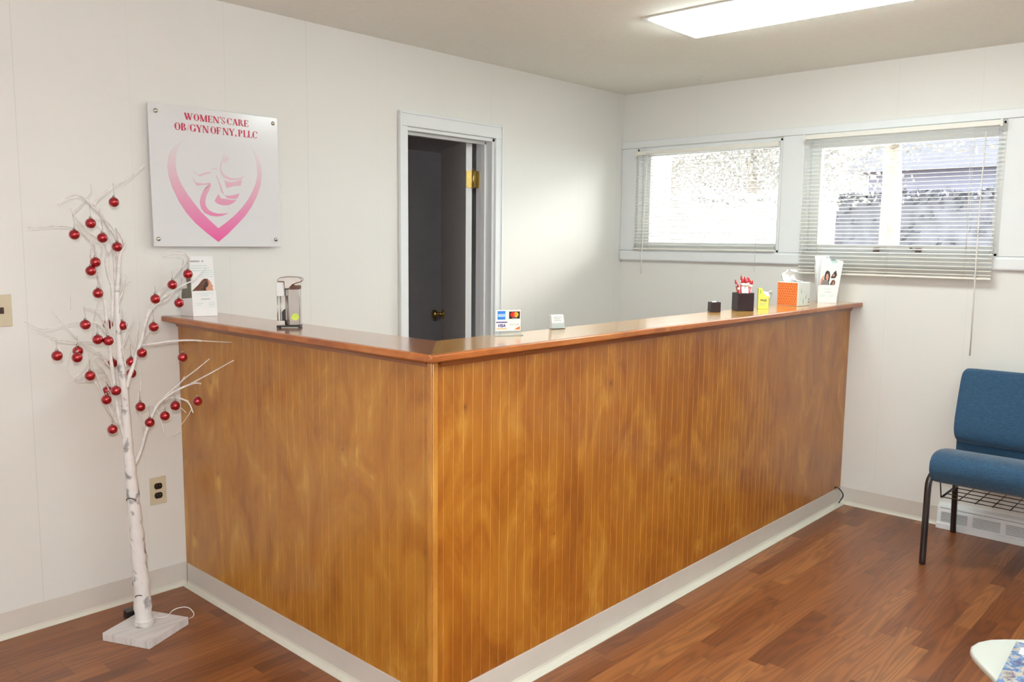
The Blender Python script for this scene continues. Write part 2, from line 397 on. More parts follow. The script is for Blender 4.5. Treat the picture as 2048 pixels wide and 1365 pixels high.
# door casing and jambs
mb = MB()
for a, b in ((-1.942, DL), (DR, -1.188)): mb.box((a, -.016, 0), (b, 0, DT + .003)); 
mb.box((-1.942, -.016, DT + .003), (-1.188, 0, 2.1135))
for a, b in ((-1.942, -1.930), (-1.200, -1.188)): mb.box((a, -.021, 0), (b, -.016, 2.1135))
mb.box((-1.930, -.021, 2.101), (-1.200, -.016, 2.1135))
mb.build('trim_1', M['casing'], kind='structure', bevel=.003)
mb = MB(); mb.box((DL, -.002, 0), (DL + .012, .125, DT)); mb.box((DR - .018, -.002, 0), (DR, .125, DT)); mb.box((DL, -.002, DT - .016), (DR, .125, DT))
mb.box((DR - .030, .045, 0), (DR - .018, .078, DT - .016)); mb.box((DL + .012, .045, 0), (DL + .024, .078, DT - .016)); mb.box((DL, .045, DT - .03), (DR, .078, DT - .016))
mb.build('trim_2', M['casing'], kind='structure', bevel=.0015)
# door leaf, opened away past square
th = math.radians(29); hx, hy = -1.345, .122
D4 = Matrix.Translation((hx, hy, 0)) @ Matrix.Rotation(-th, 4, 'Z')     # local y along the leaf, local x across its thickness
dr = MB(); dr.box((0.0, .003, .01), (.035, .60, 2.028), 0, D4)
door = dr.build('door_1', [M['grey_wall'], M['casing']], kind='structure', loc=(hx, hy, 0))  # leaf faces greyed to stand in for shade; hinge edge stays white
for p in door.data.polygons:
    c = p.center
    if (D4.to_3x3().inverted() @ p.normal).y < -.9: p.material_index = 1
kb = MB()
for sgn in (-1,):
    K4 = D4 @ Matrix.Translation((0, .545, 1.004)) @ Matrix.Rotation(math.radians(-90), 4, 'Y')
    kb.lathe([(.031, 0), (.031, .004), (.024, .009), (.011, .012), (.011, .032), (.018, .038), (.026, .046), (.0285, .056), (.026, .066), (.017, .072), (.004, .0735)], 24, 0, K4)
kb.build('door_knob', M['brass'], door)
hb = MB(); hz0 = 1.815
H4 = D4
hb.box((.001, -.0015, hz0 - .047), (.034, .003, hz0 + .047), 0, D4)
pin = D4 @ Vector((.040, -.006, 0))
hb.tube([(pin.x, pin.y, hz0 - .052), (pin.x, pin.y, hz0 + .058)], .0065, 12)
hb.prism([(pin.x + .003, .098, hz0 - .047), (DR - .017, .098, hz0 - .047), (DR - .017, .098, hz0 + .047), (pin.x + .003, .098, hz0 + .047)], (0, .004, 0))
hb.build('hinge', M['brass'], door)

# vinyl cove base along the walls
def cove(mb, p0, p1, nrm, h=.100, toe=.012):
    """base strip from p0 to p1 on the floor, standing off the wall along nrm, with a curved toe"""
    p0 = Vector(p0); p1 = Vector(p1); n = Vector(nrm)
    prof = [(0.0, h), (.003, h), (.003, .022), (.005, .013), (.009, .006), (toe, .002), (toe, 0), (0, 0)]
    A = [p0 + n * a + Vector((0, 0, z)) for a, z in prof]; B = [p1 + n * a + Vector((0, 0, z)) for a, z in prof]; k = len(prof)
    mb.add(A + B, [tuple(range(k))[::-1], tuple(range(k, 2 * k))], 0)
    for i in range(k): mb.add([A[i], A[(i + 1) % k], B[(i + 1) % k], B[i]], [(0, 1, 2, 3)], 1 if 2 <= i <= 5 else 0)
mb = MB(); cove(mb, (-6.5, 0, 0), (CX - .003, 0, 0), (0, -1, 0)); mb.build('baseboard_left', [M['vinyl'], M['vinyl_lit']], kind='structure')
mb = MB(); cove(mb, (0, CY - .003, 0), (0, -2.085, 0), (-1, 0, 0)); mb.build('baseboard_right', [M['vinyl'], M['vinyl_lit']], kind='structure')

# window casings: header, jamb boards, stool
mb = MB()
mb.box((-.020, -3.4, 2.086), (0, -.001, 2.130))
for a, b in ((-.112, -.001), (-1.258, -1.130), (-2.45, -2.274)): mb.box((-.014, a, 1.418), (0, b, 2.086))
mb.build('trim_3', M['casing'], kind='structure', bevel=.003)
mb = MB()
mb.box((-.024, -3.4, 1.349), (0, -.001, 1.417))
mb.build('trim_4', M['casing'], kind='structure', bevel=.012, seg=4)
# windows: reveal, sash, pane
def window(name, ys, gy, gz, crank=False):
    y0, y1 = ys; z0, z1 = WZ
    m = MB(); t = .012
    m.box((.0, y0, z0), (T, y0 + t, z1)); m.box((.0, y1 - t, z0), (T, y1, z1)); m.box((.0, y0, z0), (T, y1, z0 + t)); m.box((.0, y0, z1 - t), (T, y1, z1))
    root = m.build(name, M['casing'], kind='structure')
    s = MB(); a0, a1 = y0 + t, y1 - t; b0, b1 = z0 + t, z1 - t; X0, X1 = .045, .085
    s.box((X0, a0, b0), (X1, gy[0], b1)); s.box((X0, gy[1], b0), (X1, a1, b1)); s.box((X0, gy[0], b0), (X1, gy[1], gz[0])); s.box((X0, gy[0], gz[1]), (X1, gy[1], b1))
    so = s.build('sash', M['casing'], root, bevel=.003)
    box((.062, gy[0], gz[0]), (.067, gy[1], gz[1])).build('pane', M['glass'], so)
    if crank:
        c = MB(); p0 = at(1752, 499, 0, .03); p1 = at(1836, 500, 0, .03)
        c.tube([p0, p1], .003, 8, 0)
        for p in (p0, p1): c.box((.022, p.y - .013, p.z - .002), (.045, p.y + .013, p.z + .008), 1); c.box((.022, p.y - .013, p.z - .016), (.045, p.y + .013, p.z - .007), 1)
        c.tube([p1 + Vector((-.005, .02, 0)), p1 + Vector((-.02, .034, .008))], .005, 8, 1)
        c.build('sash_operator', [M['steel'], M['hair']], root)
    return root
window('window_1', W1, (-1.082, -.190), (1.470, 2.035))
window('window_2', W2, (-2.226, -1.335), (1.470, 2.010), True)

# ------------------------------------------------------------ mini blinds
def blind(name, label, y0, y1, ztop, zbot, xc, tilt, wand=None, cords=(), ladders=(), hw=.012, stack=0):
    root = thing(name, label, 'blind', (xc, (y0 + y1) / 2, zbot), None)
    box((xc - .013, y0, ztop - .026), (xc + .013, y1, ztop)).build('headrail', M['slat'], root, bevel=.002)
    for yb in (y0 - .002, y1 - .008): box((xc - .017, yb, ztop - .032), (xc + .017, yb + .010, ztop + .003)).build('bracket', M['slat'], root, bevel=.001)
    sl = MB(); z = ztop - .036; ct, st = math.cos(math.radians(tilt)), math.sin(math.radians(tilt)); k = 5
    zb = zbot + .016 + stack * .0035
    def slat(z):
        A = []
        for i in range(k):
            a = (i / (k - 1) * 2 - 1); lx = a * hw; lz = .0016 * (1 - a * a)
            A.append((xc + lx * ct - lz * st, lx * st + lz * ct))
        vs = [(p[0], y0 + .002, z + p[1]) for p in A] + [(p[0], y1 - .002, z + p[1]) for p in A] + [(p[0], y0 + .002, z + p[1] + .0004) for p in A] + [(p[0], y1 - .002, z + p[1] + .0004) for p in A]
        fs = []
        for i in range(k - 1): fs += [(i, i + 1, k + i + 1, k + i), (2 * k + i, 3 * k + i, 3 * k + i + 1, 2 * k + i + 1)]
        fs += [(0, k, 3 * k, 2 * k), (k - 1, 3 * k - 1, 4 * k - 1, 2 * k - 1)]
        sl.add(vs, fs, 0, True)
    while z > zb: slat(z); z -= .0205
    ct, st = 1, 0
    for i in range(stack): slat(zbot + .016 + i * .0035)
    sl.build('slats', M['slat'], root)
    box((xc - .011, y0, zbot), (xc + .011, y1, zbot + .011)).build('bottom_rail', M['slat'], root, bevel=.002)
    for y in ladders:
        ld = MB()
        for dx in (-.0135, .0135): ld.tube([(xc + dx, y, ztop - .02), (xc + dx, y, zbot + .005)], .0006, 5)
        ld.build('ladder_cord', M['cordw'], root)
    if wand:
        wp = [at(u, v, 0, xc - .02) for u, v in wand]; MB().tube(wp, .0032, 8).build('wand', M['cordw'], root)
    for c in cords:
        MB().tube([at(u, v, 0, xc - .016) for u, v in c], .0011, 6).build('pull_cord', M['cordw'], root)
    return root
blind('window_blind', 'cream mini blind fitted inside the left window beside the room corner', -1.112, -.128, 2.060, 1.424, -.028, 12,
      wand=[(1295, 305), (1289, 400), (1283, 520), (1281, 548)], ladders=(-.24, -.62, -1.0), stack=5, cords=([(1541, 296), (1530, 400), (1512, 480), (1508, 545)],))
blind('window_blind', 'longer cream mini blind hanging past the sill of the right window', -2.262, -1.272, 2.078, 1.302, -.046, 10,
      wand=[(1973, 262), (1962, 380), (1951, 540), (1940, 712)], ladders=(-1.38, -1.76, -2.14), cords=([(1639, 285), (1636, 400), (1632, 520)], [(1941, 290), (1937, 400), (1932, 500)], [(1950, 560), (1946, 640), (1938, 712)]))
# plastic tassel and bag at the cord's end
# ------------------------------------------------------------ ceiling light
root = thing('ceiling_light', 'long wraparound fluorescent ceiling light over the counter', 'ceiling light', (-1.34, -1.79, 2.44))
box((-1.545, -2.42, 2.434), (-1.13, -1.172, 2.44)).build('fixture_pan', M['white'], root, bevel=.002)
m = MB(); tx0, tx1, ty0, ty1 = -1.53, -1.145, -2.40, -1.19
bx0, bx1, by0, by1 = -1.47, -1.235, -2.33, -1.262
m.add([(tx0, ty0, 2.4335), (tx1, ty0, 2.4335), (tx1, ty1, 2.4335), (tx0, ty1, 2.4335), (bx0, by0, 2.396), (bx1, by0, 2.396), (bx1, by1, 2.396), (bx0, by1, 2.396)], [(0, 1, 2, 3), (7, 6, 5, 4), (0, 4, 5, 1), (1, 5, 6, 2), (2, 6, 7, 3), (3, 7, 4, 0)])
m.build('diffuser', M['lens'], root, bevel=.006)
# added fill lamp, unseen above and behind the camera, lifting ceiling and upper walls
root = thing('added_fill_lamp', 'added unseen fill lamp hung above and behind the camera', 'ceiling light', (-3.6, -3.95, 2.44))
box((-4.8, -4.1, 1.99), (-2.4, -3.8, 2.02)).build('housing', M['white'], root, bevel=.006)
box((-4.78, -4.08, 2.02), (-2.42, -3.82, 2.03)).build('diffuser', M['fill_lens'], root)
for x_ in (-4.6, -2.6): MB().tube([(x_, -3.95, 2.03), (x_, -3.95, 2.44)], .006, 8).build('suspension_rod', M['white'], root)
# hook on the ceiling
hp = at(1404, 152, 2, 2.44)
m = MB(); m.tube([hp, hp + Vector((0, 0, -.004))], .005, 10)
m.tube([hp + Vector((0, 0, -.004)) + Vector((.004 * math.sin(i * .6) - .002, -.006 * math.cos(i * .6) + .004, -.0022 * i)) for i in range(12)], .0013, 6)
tag(m.build('ceiling_hook', M['white'], loc=hp), 'tiny white wire hook screwed into the ceiling near the room corner', 'hook')

# ------------------------------------------------------------ reception counter
root = thing('reception_counter', 'L shaped reception counter with beadboard panels and glossy wooden top', 'counter', (CX, CY, 0))
def bead(mb, length, put, start=.039, pitch=.0402, zb=0, zt=1.112):
    g = .0011; d = .0011; u = 0; prof = [(0, 0, 0)]
    x = start
    while x < length - .01:
        prof += [(x - g, 0, 1), (x, d, 1), (x + g, 0, 0)]; x += pitch
    prof.append((length, 0, 0))
    for i in range(len(prof) - 1):
        a, b = prof[i], prof[i + 1]
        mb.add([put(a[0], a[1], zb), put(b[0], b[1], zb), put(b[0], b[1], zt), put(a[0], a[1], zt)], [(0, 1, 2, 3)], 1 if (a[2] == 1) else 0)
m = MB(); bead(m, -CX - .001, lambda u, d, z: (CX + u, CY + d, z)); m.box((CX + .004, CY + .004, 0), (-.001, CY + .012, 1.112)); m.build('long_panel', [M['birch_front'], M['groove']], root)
m = MB(); bead(m, -CY - .001, lambda u, d, z: (CX + d, CY + u, z), start=.043); m.box((CX + .004, CY + .004, 0), (CX + .012, -.001, 1.112)); m.build('short_panel', [M['birch_side'], M['birch_side']], root)
m = MB(); m.box((CX + .012, CY + .012, 0), (-.001, CY + .115, 1.130)); m.box((CX + .012, CY + .115, 0), (CX + .115, -.001, 1.130)); m.build('counter_wall', M['post'], root)
m = MB(); m.box((CX - .008, CY + .0005, .10), (CX - .0005, CY + .020, CTZ - CTH)); m.build('corner_trim', M['post'], root, bevel=.002)
m = MB(); m.box((CX - .008, CY - .008, .10), (CX + .011, CY - .0005, CTZ - CTH)); m.build('corner_trim', M['post'], root, bevel=.002)
OX, OY, IX, IY = .070, .066, .178, .184
E_ = .019
# tops: mitred boards with a nosing strip round the outside
def pr(poly, z0, z1, mb, mi=0): return mb.prism([(x, y, z0) for x, y in poly], (0, 0, z1 - z0), mi)
zt, zb = CTZ, CTZ - CTH
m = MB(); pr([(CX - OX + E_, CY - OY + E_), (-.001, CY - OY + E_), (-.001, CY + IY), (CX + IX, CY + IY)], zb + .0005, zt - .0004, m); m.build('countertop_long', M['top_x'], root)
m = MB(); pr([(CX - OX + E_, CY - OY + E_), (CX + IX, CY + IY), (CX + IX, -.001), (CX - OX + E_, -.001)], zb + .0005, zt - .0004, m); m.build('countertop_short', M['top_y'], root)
m = MB(); pr([(CX - OX, CY - OY), (-.001, CY - OY), (-.001, CY - OY + E_), (CX - OX + E_, CY - OY + E_)], zb, zt, m); m.build('nosing', M['edge_x'], root, bevel=.004)
m = MB(); pr([(CX - OX, CY - OY), (CX - OX + E_, CY - OY + E_), (CX - OX + E_, -.001), (CX - OX, -.001)], zb, zt, m); m.build('nosing', M['edge_y'], root, bevel=.004)
cp = [(0, 0), (.024, 0), (.023, -.006), (.014, -.011), (.008, -.018), (.006, -.026), (0, -.026)]   # cove moulding under the overhang
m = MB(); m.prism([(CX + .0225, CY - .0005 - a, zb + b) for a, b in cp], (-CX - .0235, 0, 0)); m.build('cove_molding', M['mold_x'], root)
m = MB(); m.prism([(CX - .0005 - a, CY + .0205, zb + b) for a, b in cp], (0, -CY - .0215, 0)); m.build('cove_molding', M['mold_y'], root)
m = MB(); cove(m, (CX - .012, CY - .0005, 0), (-.001, CY - .0005, 0), (0, -1, 0), .097, .030); m.build('vinyl_base', [M['vinyl'], M['vinyl_lit']], root)
m = MB(); cove(m, (CX - .0005, CY - .012, 0), (CX - .0005, -.014, 0), (-1, 0, 0), .097, .024); m.build('vinyl_base', [M['vinyl'], M['vinyl_lit']], root)

# ------------------------------------------------------------ wall sign
SY = -.0265
root = thing('wall_sign', 'square frosted acrylic clinic sign with pink heart logo and crimson lettering', 'sign', (-2.925, 0, 1.7))
box((-3.2105, SY, 1.4316), (-2.639, SY + .006, 1.992)).build('sign_panel', M['signface'], root, bevel=.001)
for u, v in ((312, 221), (547, 247), (316, 478.5), (550.5, 479.5)):
    p = at(u, v, 1, SY); q = MB(); R4 = Matrix.Translation((p.x, SY, p.z)) @ Matrix.Rotation(math.radians(90), 4, 'X')
    q.lathe([(.0075, -.0260), (.0075, -.0065)], 18, 0, R4); q.lathe([(.0085, .0003), (.0085, .003), (.0065, .0055), (.001, .006)], 18, 0, R4); q.build('standoff', M['steel'], root)
def Z4(x, y): return at(280 + x / 4.267, 190 + y / 4.267, 1, SY - .0003)
DTH = Vector((0, -.0004, 0))
m = MB()
Lo = [(400, 370), (345, 395), (285, 450), (248, 520), (235, 610), (245, 690), (275, 790), (330, 910), (395, 1010), (470, 1095), (560, 1175), (665, 1257)]
Li = [(405, 378), (370, 410), (330, 450), (308, 520), (305, 600), (318, 680), (350, 760), (405, 850), (460, 925), (520, 1000), (585, 1065), (665, 1140)]
Ro = [(940, 430), (975, 465), (1010, 525), (1033, 600), (1040, 680), (1030, 770), (1000, 860), (955, 950), (895, 1035), (825, 1110), (750, 1185), (665, 1257)]
Ri = [(938, 438), (965, 480), (988, 540), (1000, 610), (1003, 680), (990, 750), (962, 820), (920, 895), (868, 965), (805, 1030), (740, 1085), (665, 1140)]
m.strip([Z4(*p) for p in Lo], [Z4(*p) for p in Li], DTH); m.strip([Z4(*p) for p in Ro], [Z4(*p) for p in Ri], DTH)
def ribbon(A, B): m.strip([Z4(*p) for p in A], [Z4(*p) for p in B], DTH)
ribbon([(600, 768), (552, 800), (520, 860), (508, 920), (520, 970), (550, 1010), (600, 1033), (650, 1040), (700, 1034), (750, 1012)], [(606, 772), (590, 815), (566, 860), (555, 915), (560, 950), (585, 985), (620, 1004), (660, 1014), (705, 1015), (750, 1010)])
ribbon([(668, 848), (690, 885), (730, 890), (780, 898), (825, 896)], [(634, 908), (660, 930), (705, 945), (755, 942), (795, 925)])
ribbon([(650, 690), (680, 770), (695, 830), (730, 862), (790, 858), (850, 842)], [(655, 690), (688, 770), (712, 845), (745, 882), (795, 890), (830, 886)])
ribbon([(720, 728), (760, 745), (810, 742), (872, 722)], [(738, 796), (765, 790), (810, 778), (858, 778)])
ribbon([(722, 500), (700, 560), (684, 610), (690, 670), (715, 705), (760, 726), (820, 728), (865, 718), (902, 688)], [(730, 505), (712, 565), (692, 615), (703, 660), (728, 690), (770, 710), (820, 715), (860, 708), (898, 690)])
ribbon([(715, 560), (735, 520), (760, 535)], [(720, 580), (745, 572), (762, 552)])
ribbon([(458, 652), (500, 685), (550, 665), (605, 655)], [(462, 662), (510, 697), (560, 680), (605, 668)])
ribbon([(448, 705), (478, 750), (540, 758), (600, 752)], [(455, 725), (485, 775), (545, 768), (605, 768)])
ribbon([(530, 830), (560, 790), (595, 762)], [(538, 820), (570, 795), (602, 765)])
ribbon([(618, 632), (640, 625), (660, 638)], [(625, 640), (645, 634), (664, 645)])
m.build('heart_logo', M['pink'], root)
# Didone-style capitals drawn from thick and thin strokes
def bar(x0, y0, x1, y1, w0): return [(x0 - w0 / 2, y0), (x0 + w0 / 2, y0), (x1 + w0 / 2, y1), (x1 - w0 / 2, y1)]
def hb_(x0, x1, y, t=.05): return [(x0, y - t / 2), (x1, y - t / 2), (x1, y + t / 2), (x0, y + t / 2)]
def arc(cx, cy, rx, ry, a0, a1, tk=.25, tn=.055, n=18):
    out = []
    for i in range(n):
        q = []
        for j in (i, i + 1):
            a = math.radians(a0 + (a1 - a0) * j / n); t = tn + (tk - tn) * abs(math.cos(a)) ** 1.3
            q.append(((cx + rx * math.cos(a), cy + ry * math.sin(a)), (cx + (rx - t) * math.cos(a), cy + (ry - min(t, tn + .02)) * math.sin(a))))
        out.append([q[0][0], q[1][0], q[1][1], q[0][1]])
    return out
def stem(x, w=.19, y0=0, y1=1, s=.07): return [bar(x, y0, x, y1, w), hb_(x - w / 2 - s, x + w / 2 + s, y0 + .02, .04), hb_(x - w / 2 - s, x + w / 2 + s, y1 - .02, .04)]
G = {
 'O': (.95, arc(.47, .5, .43, .52, 0, 360, n=30)),
 'C': (.86, arc(.45, .5, .42, .52, 40, 320, n=26) + [bar(.79, .66, .79, .98, .085)]),
 'G': (.95, arc(.45, .5, .42, .52, 42, 330, n=26) + [bar(.79, .66, .79, .98, .085), bar(.78, .05, .78, .42, .22), hb_(.62, .95, .43, .065)]),
 'W': (1.36, [bar(.13, 1, .42, 0, .25), bar(.66, 1, .42, 0, .085), bar(.58, 1, .88, 0, .25), bar(1.17, 1, .88, 0, .085), hb_(0, .34, .98, .065), hb_(.46, .76, .98, .065), hb_(1.02, 1.32, .98, .065)]),
 'M': (1.22, [bar(.16, 0, .16, 1, .085), bar(.19, 1, .56, 0, .25), bar(.94, 1, .58, 0, .085), bar(.98, 0, .98, 1, .25), hb_(.02, .30, .02, .065), hb_(.02, .28, .98, .065), hb_(.80, 1.16, .02, .065), hb_(.88, 1.16, .98, .065)]),
 'E': (.80, stem(.18, .235) + [hb_(.18, .72, .02, .07), hb_(.18, .70, .98, .07), hb_(.18, .52, .5, .07), bar(.70, .02, .72, .28, .07), bar(.69, .74, .69, .98, .07), bar(.52, .38, .52, .62, .065)]),
 'F': (.74, stem(.18, .235) + [hb_(.18, .68, .98, .07), hb_(.18, .50, .5, .07), bar(.67, .72, .67, .98, .07), bar(.50, .38, .50, .62, .065)]),
 'L': (.74, stem(.18, .235) + [hb_(.18, .68, .02, .07), bar(.67, .02, .69, .30, .07)]),
 'N': (1.0, [bar(.15, 0, .15, 1, .085), bar(.20, 1, .80, 0, .25), bar(.84, 0, .84, 1, .085), hb_(.02, .28, .02, .065), hb_(.02, .30, .98, .065), hb_(.71, .97, .98, .065)]),
 'A': (.96, [bar(.44, 1, .16, 0, .085), bar(.48, 1, .78, 0, .25), hb_(.26, .64, .33, .065), hb_(.02, .30, .02, .065), hb_(.60, .96, .02, .065)]),
 'Y': (.92, [bar(.14, 1, .45, .45, .25), bar(.80, 1, .48, .45, .085), bar(.46, 0, .46, .46, .24), hb_(0, .34, .98, .065), hb_(.64, .94, .98, .065), hb_(.30, .62, .02, .065)]),
 'R': (.94, stem(.18, .235) + arc(.36, .75, .30, .25, 90, -90, n=14) + [hb_(.18, .38, .98, .07), hb_(.18, .38, .50, .07), bar(.48, .5, .76, 0, .25), hb_(.68, .92, .02, .065)]),
 'P': (.82, stem(.18, .235) + arc(.38, .73, .32, .27, 90, -90, n=14) + [hb_(.18, .40, .98, .07), hb_(.18, .40, .46, .07)]),
 'B': (.88, stem(.18, .235) + arc(.38, .755, .28, .245, 90, -90, n=14) + arc(.40, .26, .34, .26, 90, -90, n=14) + [hb_(.18, .40, .98, .07), hb_(.18, .42, .515, .07), hb_(.18, .40, .02, .07)]),
 'S': (.70, arc(.34, .75, .25, .27, 30, 200, .10, .04, 14) + [[(.09, .84), (.12, .62), (.60, .36), (.60, .16), (.46, .24), (.20, .52)]] + arc(.34, .25, .26, .27, -150, 20, .10, .04, 14) + [bar(.55, .72, .55, .98, .065), bar(.12, .02, .12, .30, .065)]),
 "'": (.26, [[(.08, 1.05), (.24, 1.05), (.20, .72), (.13, .72)]]),
 ',': (.34, [[(.08, .22), (.26, .22), (.26, .02), (.10, -.18), (.14, 0), (.08, 0)]]),
 '/': (.40, [bar(.02, -.05, .34, 1.05, .035)]),
 ' ': (.20, []),
}
def line_text(mb, s, xl, xr, zbase, hgt):
    tot = sum(G[c][0] for c in s); k = (xr - xl) / tot; x = xl
    for c in s:
        for poly in G[c][1]: mb.prism([(x + px_ * k, SY - .0003, zbase + py_ * hgt) for px_, py_ in poly], (0, -.0004, 0))
        x += G[c][0] * k
m = MB(); line_text(m, "WOMEN'S CARE", -3.064, -2.778, 1.9405, .0265); line_text(m, "OB/GYN OF NY, PLLC", -3.107, -2.738, 1.8960, .0285)
m.build('lettering', M['signtext'], root)
root.rotation_euler = (math.radians(-1.1), 0, 0)

# ------------------------------------------------------------ outlet and switch
root = thing('wall_outlet', 'ivory outlet plate with two dark receptacles low on the left wall', 'outlet', (-3.2215, 0, .434))
box((-3.2555, -.005, .377), (-3.1875, 0, .491)).build('cover_plate', M['ivory'], root, bevel=.002)
for dz in (.0195, -.0195):
    q = MB(); P = []
    for i in range(24):
        a = 2 * math.pi * i / 24; P.append((-3.2215 + .0165 * math.cos(a), -.0075, .434 + dz + max(-.0125, min(.0125, .0165 * math.sin(a)))))
    q.prism(P, (0, .0045, 0)); rc = q.build('receptacle', M['black'], root)
    q = MB(); q.box((-3.2285, -.0079, .434 + dz), (-3.227, -.0074, .434 + dz + .007)); q.box((-3.216, -.0079, .434 + dz), (-3.2145, -.0074, .434 + dz + .007)); q.build('slot', M['steel'], rc)
root = thing('light_switch', 'ivory light switch plate at the far left beside the tree', 'switch', (-3.755, 0, 1.203))
box((-3.790, -.005, 1.147), (-3.720, 0, 1.261)).build('switch_plate', M['ivory'], root, bevel=.002)
m = MB(); p = at(2, 622, 1, -.005); m.box((-3.760, -.014, 1.194), (-3.748, -.005, 1.216)); m.build('toggle', M['hairdk'], root, bevel=.001)

# ------------------------------------------------------------ birch twig tree
BX, BY = -3.4355, -.316
TREEY = -.31
def U(x, y): return 40 + x / 4.55, 320 + y / 4.55
tree = thing('twig_tree', 'white artificial birch twig tree on a square base beside the counter', 'artificial tree', (BX, BY, 0))
A = Vector((-3.566, -.270)); B = Vector((-3.478, -.458)); Cc = B + Vector((.190, .088)); Dd = A + Vector((.190, .088))
m = MB(); m.prism([(q.x, q.y, 0) for q in (A, B, Cc, Dd)], (0, 0, .030)); m.build('base', M['whitebase'], tree, bevel=.0015)
def smooth(P, n=4):
    out = []
    for i in range(len(P) - 1):
        p0 = P[max(i - 1, 0)]; p1 = P[i]; p2 = P[i + 1]; p3 = P[min(i + 2, len(P) - 1)]
        for k in range(n):
            t = k / n
            out.append(.5 * ((2 * p1) + (p2 - p0) * t + (2 * p0 - 5 * p1 + 4 * p2 - p3) * t * t + (3 * p1 - p0 - 3 * p2 + p3) * t ** 3))
    out.append(P[-1]); return out
def limb(pts, r0, r1, y0, y1, name='branch', mat='twig', n=8):
    """pts on a drawn path; y0..y1 the depth of its two ends; r0,r1 radii in millimetres"""
    N_ = len(pts); P = []
    for i, (x, y) in enumerate(pts):
        u, v = U(x, y); P.append(at(u, v, 1, y0 + (y1 - y0) * i / (N_ - 1)))
    P = smooth(P); R = [(r0 + (r1 - r0) * i / (len(P) - 1)) / 1000 for i in range(len(P))]
    return MB().tube(P, R, n).build(name, M[mat], tree)
# trunk with lumpy wrapped bark
tp = [(1130, 4262), (1128, 4200), (1108, 3913), (1085, 3650), (1062, 3400), (1040, 3170), (1022, 2980), (1003, 2800), (985, 2639), (972, 2444), (955, 2174), (930, 1964), (907, 1774), (897, 1574), (885, 1374), (880, 1200)]
P = []; ys = [TREEY + .0] * len(tp)
for (x, y) in tp: u, v = U(x, y); P.append(at(u, v, 1, TREEY))
P[0].z = .028
P = smooth(P, 8); rr = []
for i, p in enumerate(P):
    z = p.z; base = .0255 * max(0, 1 - z / 1.25) ** 1.15 + .0078
    if z < .05: base *= 1.06
    rr.append(base * (1 + .05 * math.sin(z * 71) + .04 * math.sin(z * 131 + 1)))
TR = MB().tube(P, rr, 20); TR.build('trunk', M['birchbark'], tree)
